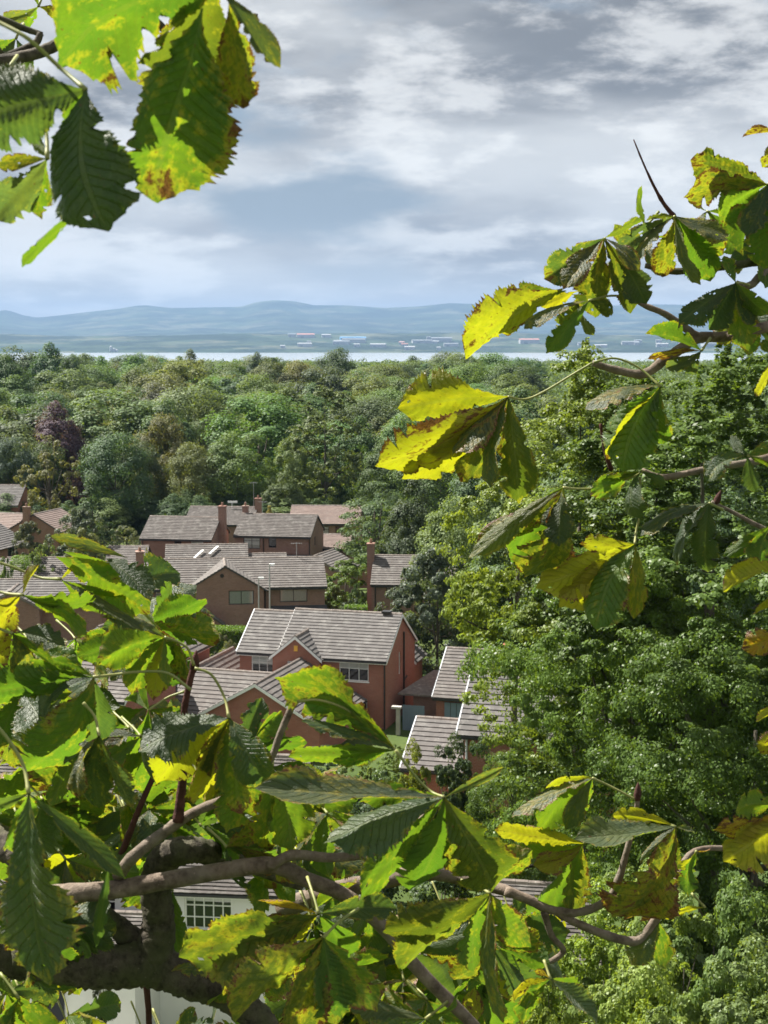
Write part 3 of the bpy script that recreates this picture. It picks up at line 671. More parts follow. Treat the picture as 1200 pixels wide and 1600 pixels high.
# --- second row: long brown brick house with front gable
R2 = R(7.0)
h2 = House('brick_house', 'long brown brick house with wide front gable and arched porch behind the hedge', loc_of(512, 913, 130, 15.4, 0, R2), R2, brick='brick_brown', tile='tile_brown', gauge=.34, seed=6)
zb = 5.15; wz = (3.75, 4.95)
h2.block(0, 15.15, 0, 7.6, zb, 1.85, 'x', holes={'f': [(.75, 2.95, *wz), (11.3, 13.65, *wz)]}, fascia='dark_trim', ovg=.2)
h2.block(3.45, 9.9, -.8, 4.0, zb-.1, 1.95, 'y', ov=.35, holes={'f': [(6.95, 9.05, *wz)]}, ridge=True)
for a, b, y in ((.75, 2.95, 0), (11.3, 13.65, 0), (6.95, 9.05, -.8)): h2.window('f', y, a, b, *wz, [.5], [.72] if a < 1 else [], 'dark_frame', blind=.97, sill=False)
pr = h2.block(3.6, 6.3, -1.9, -.82, 2.35, 1.0, 'y', ov=.25)
MB().box((4.3, -1.95, .4), (5.6, -1.905, 2.3)).build('door', M['dark_frame'], h2.e)
MB().prism([(4.3+.65+.65*math.cos(t), -1.95, 2.3+.35*math.sin(t)) for t in np.linspace(0, PI, 9)], (0, .045, 0)).build('arch', M['dark_frame'], h2.e)
MB().prism([(10.4, -.9, 2.75), (10.4, -.02, 3.45), (10.4, -.02, 2.75)], (4.9, 0, 0)).build('canopy', M['dark_trim'], h2.e)
MB().box((10.5, -1.2, .3), (15.0, -.03, 2.7)).build('garage_front', M['dark_trim'], h2.e)
h2.pipe([(3.3, -.06, 5.0), (3.3, -.06, .3)], .05, 'grey_metal'); h2.pipe([(10.05, -.06, 5.0), (10.05, -.06, .3)])
h2.chimney(-.6, 4.5, .7, .6, 2, 7.6)
MB().tube([(6.4, -.86, 6.25), (6.4, -.8, 6.25)], .17, 12).build('vent', M['dark_frame'], h2.e)
# --- to its right: house with tall outside chimney stack
hr = House('brick_house', 'brown brick house with tall outside chimney stack, half hidden by a grey-green tree', loc_of(581, 911, 132, 0, 0, R(-4)), R(-4), brick='brick_brown', tile='tile_brown', gauge=.34, seed=7)
hr.block(0, 8.0, 0, 7.0, 5.0, 1.9, 'x', holes={'f': [(1.25, 3.6, 3.65, 4.85)]}, fascia='dark_trim')
hr.window('f', 0, 1.25, 3.6, 3.65, 4.85, [.5], [.72], 'dark_frame', blind=.9, sill=False)
hr.chimney(-.32, 3.0, .62, .9, -.8, 8.0); hr.pipe([(.3, -.06, 4.8), (.3, -.06, 0)], .05)
# --- third and fourth rows
h3b = House('brick_house', 'brown brick third-row house with mottled roof, dark framed windows and short chimney', loc_of(485, 838, 165, 8.4, 0, R(-9)), R(-9), brick='brick_brown', tile='tile_dark', gauge=.3, seed=8)
h3b.block(0, 8.4, 0, 7.2, 4.95, 1.85, 'x', holes={'f': [(.95, 2.8, 3.45, 4.65), (3.75, 4.6, 3.6, 4.7)], 'r': [(2.2, 2.8, 3.6, 4.6)]}, fascia='dark_trim')
h3b.window('f', 0, .95, 2.8, 3.45, 4.65, [.5], [.72], 'dark_frame', blind=.97, sill=False); h3b.window('f', 0, 3.75, 4.6, 3.6, 4.7, [], [], 'dark_frame', sill=False); h3b.window('r', 8.4, 2.2, 2.8, 3.6, 4.6, [], [], 'dark_frame', sill=False)
h3b.aerial(2.2, 3.7, 6.6, 8.3); h2.aerial(13.0, 3.8, 6.9, 8.4); h3b.chimney(.2, 4.0, .6, .6, 5.0, 7.6); h3b.pipe([(3.2, -.06, 4.8), (3.2, -.06, 0)]); h3b.pipe([(8.3, -.06, 4.8), (8.3, -.06, 0)])
MB().box((4.9, -1.2, 1.0), (8.6, -.02, 2.9)).build('porch', M['dark_trim'], h3b.e)
h3a = House('brick_house', 'brown brick third-row house with mottled roof and tall chimney on its gable', loc_of(330, 840, 163, 7.8, 0, R(-9)), R(-9), brick='brick_brown', tile='tile_dark', gauge=.3, seed=9)
h3a.block(0, 7.8, 0, 7.2, 4.9, 1.85, 'x', holes={'f': [(5.6, 6.9, 3.4, 4.7), (3.7, 4.5, 3.5, 4.6)]}, fascia='dark_trim')
h3a.window('f', 0, 5.6, 6.9, 3.4, 4.7, [.5], [], 'white_paint', blind=.97, sill=False); h3a.window('f', 0, 3.7, 4.5, 3.5, 4.6, [], [], 'dark_frame', sill=False)
h3a.chimney(8.15, 3.4, .7, .9, -.5, 8.0); MB().box((3.4, -1.1, .5), (6.4, -.02, 2.9)).build('porch', M['dark_trim'], h3a.e); h3a.pipe([(.2, -.06, 4.7), (.2, -.06, 0)])
h4a = House('brick_house', 'house behind the third row with a tall aerial beside its end chimney', loc_of(393, 816, 186, 8.3, 0, R(-6)), R(-6), brick='brick_brown', tile='tile_dark', gauge=.3, seed=10)
h4a.block(0, 8.3, 0, 7.4, 3.75, 1.65, 'x', fascia='dark_trim'); h4a.chimney(8.5, 3.4, .75, .7, 0, 6.5); h4a.aerial(7.9, 3.6, 5.2, 8.6)
MB().tube([(5.2, 3.4, 5.3), (5.2, 3.4, 6.1)], .04, 6).box((4.7, 3.2, 6.0), (5.9, 3.3, 6.25)).build('satellite_dish', M['white_paint'], h4a.e)
h4b = House('brick_bungalow', 'bungalow with pinkish roof at the edge of the woodland', loc_of(452, 820, 188, 0, 0, R(-3)), R(-3), brick='brick_tan', tile='tile_pink', gauge=.3, seed=11)
h4b.block(0, 8.6, 0, 7.4, 3.7, 1.7, 'x', fascia='dark_trim', holes={'f': [(4.0, 4.9, 2.3, 3.3), (5.7, 6.5, 2.3, 3.3)]}); h4b.window('f', 0, 4.0, 4.9, 2.3, 3.3, [], [.6], 'dark_frame', blind=.9, sill=False); h4b.window('f', 0, 5.7, 6.5, 2.3, 3.3, [], [], 'dark_frame', sill=False)
h4g = House('garage', 'small brick garage with pinkish roof below the woodland bungalow', loc_of(498, 856, 172, 0, 0, R(-5)), R(-5), cat='garage', brick='brick_tan', tile='tile_pink', gauge=.3, seed=12)
h4g.block(0, 3.4, 0, 5.5, 2.75, 1.15, 'x', fascia='dark_trim')
h25 = House('brick_bungalow', 'low roofed house with two white skylights behind the long brown brick house', loc_of(250, 876, 150, 0, 0, R(6)), R(6), brick='brick_red', tile='tile_brown', gauge=.36, seed=13)
h25.block(.5, 8.6, .5, 8.5, 3.0, 2.3, 'x'); h25.block(-1.4, 3.0, -.4, 4.6, 2.9, 1.3, 'y', ov=.3); h25.block(6.5, 12.5, 1.0, 6.5, 3.0, 1.4, 'x')
h25.chimney(-2.1, 2.2, .7, .6, 0, 5.0)
for k in (3.2, 4.7):
    q = 2.2+(k-3.2)*.35; zz = 3.0+.05+(q-.2)*2.3/4.0
    MB().prism([(k, q, zz+.1), (k+.25, q, zz+.1), (k+1.1, q+1.1, zz+.1+1.1*.575), (k+.85, q+1.1, zz+.1+1.1*.575)], (0, -.04, .07)).build('skylight', M['white_paint'], h25.roof)
h26 = House('garage', 'brick garage with striped brown roof turned gable-on behind the long brown brick house', loc_of(490, 872, 152, 2.6, 0, R(-20)), R(-20), cat='garage', brick='brick_brown', tile='tile_brown', gauge=.36, seed=14)
h26.block(0, 5.2, 0, 5.2, 3.2, 1.35, 'y', ov=.3, barge='ridge')
# --- houses at the left edge
l3 = House('brick_house', 'brick house with pale pink roof slope and orange chimney at the estate edge', loc_of(52, 797, 175, 3.4, 0, RZ), RZ, brick='brick_tan', tile='tile_pink', gauge=.34, seed=15)
l3.block(.3, 6.5, 0, 6.5, 4.4, 1.75, 'y', ov=.35); l3.chimney(2.7, -.3, .75, .5, -.5, 7.0, 'brick_tan'); l3.block(-6.5, .28, 1.0, 6.8, 4.2, 1.5, 'x')
l2 = House('brick_house', 'brick house with dark roof slope and dark windows in front of the pink roofed house', loc_of(44, 816, 166, 4.8, 5.0, RZ), RZ, brick='brick_tan', tile='tile_grey', gauge=.34, seed=16)
l2.block(-2.4, 4.4, -1.2, 4.8, 4.3, 2.0, 'y', ov=.4, holes={'r': [(1.2, 2.6, 3.0, 4.1)]}); l2.window('r', 4.4, 1.2, 2.6, 3.0, 4.1, [.5], [], 'dark_frame', sill=False)
l1 = House('brick_house', 'distant brick house with white window under a small gable at the woodland edge', loc_of(22, 784, 204, 6.0, 0, R(-4)), R(-4), brick='brick_red', tile='tile_grey', gauge=.34, seed=17)
l1.block(-3, 6.5, 0, 7.0, 4.3, 2.2, 'x', fascia='white_paint', holes={'f': [(2.0, 4.0, 2.6, 3.9)]}); l1.window('f', 0, 2.0, 4.0, 2.6, 3.9, [.33, .66], [], blind=.9); l1.block(1.6, 4.4, -.4, 2.5, 4.2, 1.3, 'y', barge='dark_trim'); l1.chimney(.4, 3.5, .9, .7, 5, 8.0, pots=2)
l4 = House('garage', 'flat grey roofed garage block beside the round clipped bush', loc_of(20, 862, 150, 5.0, 0, RZ), RZ, cat='garage', brick='brick_brown', tile='tile_grey', gauge=.34, seed=18)
l4.block(-4, 5.0, 0, 6.0, 3.0, 1.0, 'x', fascia='dark_trim')
l5 = House('brick_bungalow', 'brick bungalow with small front gable below the round clipped bush', loc_of(14, 905, 124, 2.2, 0, R(3)), R(3), brick='brick_brown', tile='tile_grey', gauge=.36, seed=19)
l5.block(-.2, 4.6, 0, 5.0, 4.25, 1.25, 'y', ov=.3, barge='ridge'); l5.block(-5, 9.5, 1.2, 8.0, 4.2, 1.6, 'x')
l6 = House('brick_bungalow', 'low grey roofed building between the garden shrubs and the third row', loc_of(165, 872, 156, 0, 0, R(2)), R(2), brick='brick_brown', tile='tile_brown', gauge=.34, seed=20)
l6.block(0, 4.0, 0, 6.0, 3.2, 1.4, 'x'); l6.block(-8, -1.2, -12, -6, 3.6, 1.5, 'x')
# --- right: garages and a roof close under the trees
g1 = House('garage', 'brick garage with blue-grey door, roof with white verge and brick chimney under the trees', loc_of(674, 1088, 100, 0, 0, RZ), RZ, cat='garage', tile='tile_brown', gauge=.33, seed=21)
g1.block(.25, 3.9, .3, 8.2, 2.5, 2.35, 'x', ovg=.2, fascia='dark_trim')
MB().box((.85, .2, -.3), (2.9, .295, 2.05)).build('garage_door', M['blue_grey_door'], g1.e)
for k in range(1, 5): MB().box((.85+k*.41-.015, .185, -.3), (.85+k*.41+.015, .198, 2.05)).build('door_rib', M['dark_trim'], g1.e)
MB().prism([(-2.6, 1.0, 2.15), (0, 1.0, 2.15), (0, 5.5, 2.9), (-1.2, 5.5, 2.9)], (0, 0, .12)).build('side_roof', M['ridge'], g1.e)
MB().box((-1.6, 1.4, -.5), (.1, 5.0, 2.14)).build('side_wall', M['brick_brown'], g1.e)
g1.chimney(4.6, 4.3, 1.1, 1.2, 0, 5.3, pots=1)
MB().box((3.95, 3.2, 3.9), (4.03, 4.6, 5.1)).build('flashing', M['flashing'], g1.e)
g2 = House('brick_house', 'house with coarse tiled grey roof and white verge emerging from the evergreen bush', loc_of(713, 1143, 78, 0, 0, RZ), RZ, tile='tile_grey', gauge=.38, seed=22)
g2.block(.3, 8.5, .3, 7.0, 5.7, 2.35, 'x', ovg=.3, fascia='dark_trim'); g2.pipe([(.5, .2, 5.5), (.5, .2, 0)], .06, 'flashing')
g3 = House('garage', 'low garage with coarse tiled grey roof beside the blue-grey fence', loc_of(653, 1122, 86, .0, 3.4, RZ), RZ, cat='garage', tile='tile_grey', gauge=.38, seed=23)
g3.block(.1, 4.2, 0, 6.8, 2.6, 1.85, 'x', ovg=.15, fascia='dark_trim')
for hs, h in ((g1, 2.55), (g2, 5.75), (g3, 2.65)):
    pass
def verge(h, x, hv, ze, zr, ym, parent):
    """white mortar verge along the left roof edge"""
    MB().prism([(x, ym-hv, ze+.0), (x, ym-hv, ze+.085), (x, ym, zr+.09), (x, ym, zr)], (.07, 0, 0)).build('verge', M['flashing'], parent)
verge(g1, -.02, 4.25, 2.5-2.35*.3/3.95+.05, 4.9, 4.25, g1.roof)
verge(g2, -.07, 3.65, 5.7-2.35*.3/3.35+.05, 8.1, 3.65, g2.roof)
verge(g3, -.12, 3.7, 2.6-1.85*.3/3.4+.05, 4.5, 3.4, g3.roof)
verge(hm, -.19, 3.675, 4.95-2.12*.3/3.375+.05, 7.12, 3.825, hm.roof)
# --- white rendered house at the foot of the hill
hw = House('white_house', 'white rendered house with gridded white window, close below the chestnut limb', loc_of(365, 1440, 58, 9.0, 0, R(-6)), R(-6), brick='render_white', tile='tile_dark', gauge=.17, tw=.18, seed=24)
hw.block(-3, 11.3, 0, 9.0, 4.75, 3.9, 'x', ov=.35, z0=-3, holes={'f': [(7.05, 8.95, 2.9, 4.35), (2.5, 4.3, 2.9, 4.35)]}, fascia='white_paint')
hw.window('f', 0, 7.05, 8.95, 2.9, 4.35, [.2, .4, .6, .8], [.33, .66], blind=.25); hw.window('f', 0, 2.5, 4.3, 2.9, 4.35, [.25, .5, .75], [.33, .66])
hw.block(-2.5, 6.0, -3.6, -.02, 2.9, 1.2, 'x', ov=.25, z0=-3)
MB().box((2.2, -3.68, -2.0), (3.3, -3.605, 2.2)).build('door', M['navy_paint'], hw.e)
lt = MB().box((4.72, -3.72, 1.5), (4.92, -3.615, 1.56)).box((4.72, -3.72, 1.95), (4.92, -3.615, 2.01))
for q in (4.72, 4.82, 4.9): lt.box((q, -3.72, 1.565), (q+.02, -3.7, 1.945))
lt.build('wall_lantern', M['dark_frame'], hw.e)
pv = grid_sheet('bounce_paving', list(np.linspace(44, 57.5, 12)), lambda D: np.linspace(-19, 3.0, 12), lambda x, D: ground_z(x, D)+.03, M['stone'], label='pale paved sheet added round the white house to bounce light')  # added pale paving that bounces light up at the shaded white wall
ho = House('outbuilding', 'outbuilding with dark small-tiled roof low among the branches', loc_of(760, 1500, 56, 0, 0, R(-10)), R(-10), cat='outbuilding', brick='brick_brown', tile='tile_dark', gauge=.17, tw=.18, seed=25)
ho.block(0, 4.2, 0, 5.0, 2.6, 2.1, 'x', z0=-3)
# ------------------------------------------------------------------ street and garden things
def lamp_post(px, topy, D, h, label):
    p = at(px, topy, D); gz = p.z-h
    e = tag(empty('street_lamp', (p.x, D, gz)), label, 'street lamp', 'street lamps by the long brown brick house')
    MB().tube([(0, 0, -.6), (0, 0, 1.2), (0, 0, 1.25), (0, 0, h-.15)], [.1, .1, .065, .05], 9).build('post', M['grey_metal'], e)
    hd = MB().box((-.02, -.1, h-.16), (.42, .1, h-.04)).build('lamp_head', M['white_paint'], e); MB().box((.08, -.07, h-.185), (.38, .07, h-.163)).build('lens', M['glass'], hd)
lamp_post(421, 880, 119, 5.2, 'taller of two pale steel street lamps in front of the brown brick house')
lamp_post(404, 901, 122, 4.4, 'shorter of two pale steel street lamps in front of the brown brick house')
pf = at(629, 1146, 100); fe = tag(empty('garden_fence', (pf.x, 100, pf.z), RZ), 'blue-grey vertical board fence between the brick house and the garages', 'fence')
for k in range(13): MB().box((k*.115, 0, 0), (k*.115+.1, .022, 1.95+.02*math.sin(k*2.1))).build('fence_board', M['blue_grey_door'], fe)
for z in (.4, 1.5): MB().box((0, .024, z), (1.5, .07, z+.09)).build('rail', M['blue_grey_door'], fe)
pp = at(622, 1148, 98.5); ge = tag(empty('gate_post', (pp.x, 98.5, pp.z), RZ), 'stone gate post with wide cap beside the board fence', 'post')
MB().box((-.12, -.12, 0), (.12, .12, 1.75)).build('shaft', M['stone'], ge); MB().box((-.42, -.2, 1.753), (.22, .2, 1.9)).build('cap', M['stone'], ge)
pf = at(540, 886, 158); fe2 = tag(empty('garden_fence', (pf.x, 158, ground_z(pf.x, 158)), R(-3)), 'brown wooden panel fence beyond the pale green garden shrub', 'fence')
for k in range(3):
    MB().box((k*1.25, 0, .1), (k*1.25+1.17, .04, 2.4)).build('panel', M['brick_tan'], fe2); MB().box((k*1.25+1.175, -.03, 0), (k*1.25+1.245, .06, 2.5)).build('post', M['stone'], fe2)
def hedge(name, label, p0, p1, depth, h, color, n, group=None, ln=.11):
    p0 = Vector(p0); p1 = Vector(p1); d = p1-p0; L = d.length; a = math.atan2(d.y, d.x)
    rg = np.random.default_rng(int(L*100)); e = tag(empty(name, p0, a), label, 'hedge', group)
    MB().box((.1, .1, -.3), (L-.1, depth-.1, h-.12)).build('branches', M['bark_far'], e)
    P = rg.uniform(0, 1, (n, 3))*np.array([L, depth, h]); N = np.zeros((n, 3)); w = rg.uniform(0, 1, n)
    tot = L*depth+2*L*h*.75; pt = L*depth/tot
    top = w < pt; fr = (w >= pt) & (w < pt+(1-pt)*.65); bk = w >= pt+(1-pt)*.65
    P[top, 2] = h+rg.normal(0, .05, top.sum()); N[top] = (0, 0, 1); P[fr, 1] = rg.normal(0, .05, fr.sum()); N[fr] = (0, -1, .2); P[bk, 1] = depth; N[bk] = (0, 1, .2)
    V, F, r = cards(P, N, ln, ln*.7, rg, .6)
    o = obj('leaves', np_mesh('leaves', V, F, rnd=r), M['foliage_near'], e); o.color = (*color, 1); o['kind'] = 'stuff'
    return e
a = at(300, 985, 118); b = at(398, 984, 117.5)
hedge('clipped_hedge', 'flat topped clipped hedge in front of the arched porch', (a.x, 118, 0), (b.x, 117.5, 0), 1.9, at(345, 984, 118).z, (.085, .15, .022), 16000)
a = at(538, 962, 124); hedge('clipped_hedge', 'small bright clipped hedge beside the brown house with outside chimney', (a.x, 124, 0), (a.x+1.9, 124, 0), 1.2, at(545, 949, 124).z, (.085, .15, .022), 5000)
for k, (px, ty, hw, D, c, nm) in enumerate([(560, 1180, 40, 82, C_LITE, 'light green rounded bush on the lawn before the low brick house'), (618, 1165, 22, 90, C_BRIGHT, 'small bright bush beside the stone gate post'), (600, 1205, 44, 76, C_MID, 'mid green spreading bush on the lawn'), (520, 1190, 44, 84, C_DARK, 'dark bush below the single storey gable'), (640, 1215, 36, 74, C_LITE, 'light green bush at the lawn edge below the coarse tiled garage')]):
    tree('shrub', 'garden_shrub', nm, 'shrub', px, ty, hw, D, c)
tree('garden', 'garden_tree', 'pale green leafy garden tree between the brown brick houses', 'tree', 540, 873, 34, 140, C_BRIGHT)
tree('shrub', 'garden_shrub', 'yellowish green rounded shrub at the end of the long brown brick house', 'shrub', 528, 918, 20, 132, (.12, .13, .045))
tree('shrub', 'garden_shrub', 'dark rounded shrub below the pale green garden tree', 'shrub', 556, 912, 15, 134, C_DARK)
tree('shrub', 'garden_shrub', 'grey-green spreading shrub behind the small bright hedge', 'shrub', 550, 935, 22, 128, C_GREYG)
tree('shrub', 'garden_shrub', 'silvery shrub in the gap between hedge and brick house', 'shrub', 346, 992, 26, 110, (.11, .13, .08))
tree('ball', 'topiary_bush', 'round clipped bright green bush by the left garages', 'bush', 32, 868, 17, 140, (.10, .17, .025), base=at(32, 892, 140).z)
tree('shrub', 'garden_shrub', 'dark green bush beside the round clipped bush', 'shrub', 8, 872, 16, 142, C_MID)
tree('conifer', 'feathery_tree', 'feathery mid green conifer by the left houses', 'tree', 142, 742, 44, 172, (.05, .085, .035))
tree('sparse', 'open_tree', 'open crowned olive tree with pale branches above the left houses', 'tree', 78, 690, 52, 190, (.11, .115, .05))
tree('garden', 'garden_tree', 'blue-grey bushy garden tree behind the leaf tips', 'tree', 120, 792, 34, 160, C_GREYG)
tree('garden', 'garden_tree', 'pale yellow-green garden tree among the left gardens', 'tree', 130, 822, 26, 148, (.11, .13, .055))
tree('garden', 'garden_tree', 'grey-green slender garden tree in front of the pink roofed house', 'tree', 45, 812, 26, 152, (.075, .09, .055))
tree('shrub', 'garden_shrub', 'leafy light green shrub in the left gardens', 'shrub', 70, 850, 28, 146, C_LITE)
tree('shrub', 'garden_shrub', 'pale flowering shrub at the foot of the dark woodland', 'shrub', 195, 822, 22, 185, C_PALE)
tree('shrub', 'garden_shrub', 'yellow-green shrub behind the third row roofs', 'shrub', 258, 806, 16, 180, C_BRIGHT)
tree('conifer', 'golden_conifer', 'small golden conifer behind the third row roofs', 'tree', 421, 790, 13, 192, (.17, .15, .03))
tree('conifer', 'golden_conifer', 'small yellow-green conifer beside the low skylight house', 'tree', 229, 856, 6, 147, (.14, .14, .03))
tree('cedar', 'cedar', 'feathery cedar with layered light green sprays behind the bungalow', 'tree', 590, 742, 62, 168, (.075, .115, .05))
tree('wood5', 'dense_tree', 'dense dull green tree above the house with outside chimney', 'tree', 648, 752, 56, 142, (.045, .066, .03))
tree('garden', 'garden_tree', 'tall grey-green tree beside the red brick gable', 'tree', 683, 850, 62, 112, (.062, .085, .055), rot=1.0)
tree('garden', 'garden_tree', 'grey-green tree behind the brick garage', 'tree', 640, 905, 40, 118, (.06, .08, .05), rot=2.4)
# ------------------------------------------------------------------ big trees on the slope to the right
tree_variant('big_light', 51, 100000, P_OVAL, 19, 3.0, 4.6, 130, 1.15, .17, .11, 'foliage_near', sub=7, flat=.5, shell=.45, lump=.45, r0=.3, spires=26, nl=6, jitter=.4)
tree_variant('high_crown', 54, 30000, P_OVAL, 8, 8.0, 3.2, 60, 1.0, .17, .11, 'foliage_near', sub=7, flat=.5, shell=.45, lump=.5, r0=.2, spires=12, nl=8, jitter=.4)
tree_variant('big_gloss', 52, 120000, P_ROUND, 11, .8, 5.2, 90, 1.35, .13, .085, 'foliage_gloss', sub=8, flat=.55, shell=.45, lump=.5, r0=.3, nl=14)
tree_variant('slope_shrub', 53, 42000, P_DOME, 4.4, .2, 2.6, 36, .85, .13, .09, 'foliage_near', sub=7, flat=.75, r0=.08, spires=0, nl=10)
def big(key, name, label, cat, px, topy, boty, hw, D, color, rot):
    p = at(px, topy, D); q = at(px, boty, D); cm, tm, h0, r0 = TREES[key]
    return tree(key, name, label, cat, 0, 0, 0, D, color, loc=(p.x, D, q.z), height=p.z-q.z, rad=hw/FPX*D, rot=rot)
big('big_light', 'slope_tree', 'light yellow-green tree with upright leafy tips on the slope', 'tree', 915, 548, 1330, 150, 58, (.125, .17, .03), .3)
big('big_light', 'slope_tree', 'broad mid green tree reaching the horizon at the right of the slope', 'tree', 1130, 552, 1420, 235, 50, (.08, .128, .03), 2.1)
big('big_gloss', 'evergreen_tree', 'dark glossy evergreen filling the middle of the slope', 'tree', 1010, 865, 1420, 180, 51, (.085, .138, .028), .8)
big('big_gloss', 'evergreen_tree', 'dark evergreen beneath the broad mid green slope tree', 'tree', 1190, 930, 1480, 200, 46, (.07, .115, .026), 3.3)
big('big_gloss', 'evergreen_bush', 'dark glossy evergreen bush in front of the coarse tiled garage', 'bush', 848, 1135, 1440, 100, 62, (.075, .12, .03), 4.4)
big('high_crown', 'slope_tree', 'yellow-green tree edge overhanging the brick chimney', 'tree', 805, 690, 1330, 92, 66, (.14, .185, .03), 1.2)
big('big_light', 'slope_tree', 'mid green tree between the light tipped tree and the broad slope tree', 'tree', 1010, 592, 1390, 180, 55, (.075, .118, .028), 4.0)
for k, (px, ty, by, hw, D, c, lb) in enumerate([(930, 1420, 1700, 110, 40, (.17, .24, .05), 'bright feathery shrub beneath the lower right chestnut twigs'), (1060, 1390, 1720, 110, 38, (.16, .22, .065), 'pale green shrub with upright shoots low on the slope'), (1180, 1400, 1750, 110, 37, (.10, .155, .045), 'mid green shrub low on the slope beneath the yellow leaf'), (990, 1500, 1800, 120, 35, (.18, .24, .06), 'light leafy shrub lowest on the slope'), (1130, 1500, 1800, 130, 34, (.13, .18, .065), 'grey-green leafy shrub lowest on the slope'), (985, 1395, 1640, 110, 45, (.12, .17, .045), 'mid green shrub behind the lowest chestnut twig'), (1110, 1370, 1640, 110, 44, (.09, .14, .04), 'darker green shrub at the foot of the evergreen'), (870, 1470, 1800, 95, 38, (.16, .21, .04), 'yellow-green shrub behind the hanging chestnut leaflets'), (742, 1160, 1330, 46, 73, (.05, .085, .03), 'dark shrub under the eaves of the coarse tiled house'), (690, 1165, 1330, 55, 72, (.045, .07, .028), 'dark shrub beside the garden lawn'), (648, 1175, 1330, 38, 70, (.14, .17, .03), 'yellow-green sunlit shrub beside the garden lawn')]):
    big('slope_shrub', 'slope_shrub', lb, 'shrub', px, ty, by, hw, D, c, k*1.3)
big('slope_shrub', 'wall_shrub', 'small dark shrub against the white house wall', 'shrub', 147, 1548, 1640, 18, 53, (.03, .04, .03), 0.0)
tree('garden', 'garden_tree', 'leafy tree between the white house and the outbuilding', 'tree', 600, 1330, 90, 55, (.05, .08, .03), base=-2)
tree('garden', 'garden_tree', 'dark bushy tree at the gable end of the white house', 'tree', 570, 1225, 70, 68, (.045, .075, .03), base=0)
tree('garden', 'garden_tree', 'mid green tree behind the dark branches beside the outbuilding', 'tree', 690, 1300, 75, 60, (.06, .095, .035), base=-1)

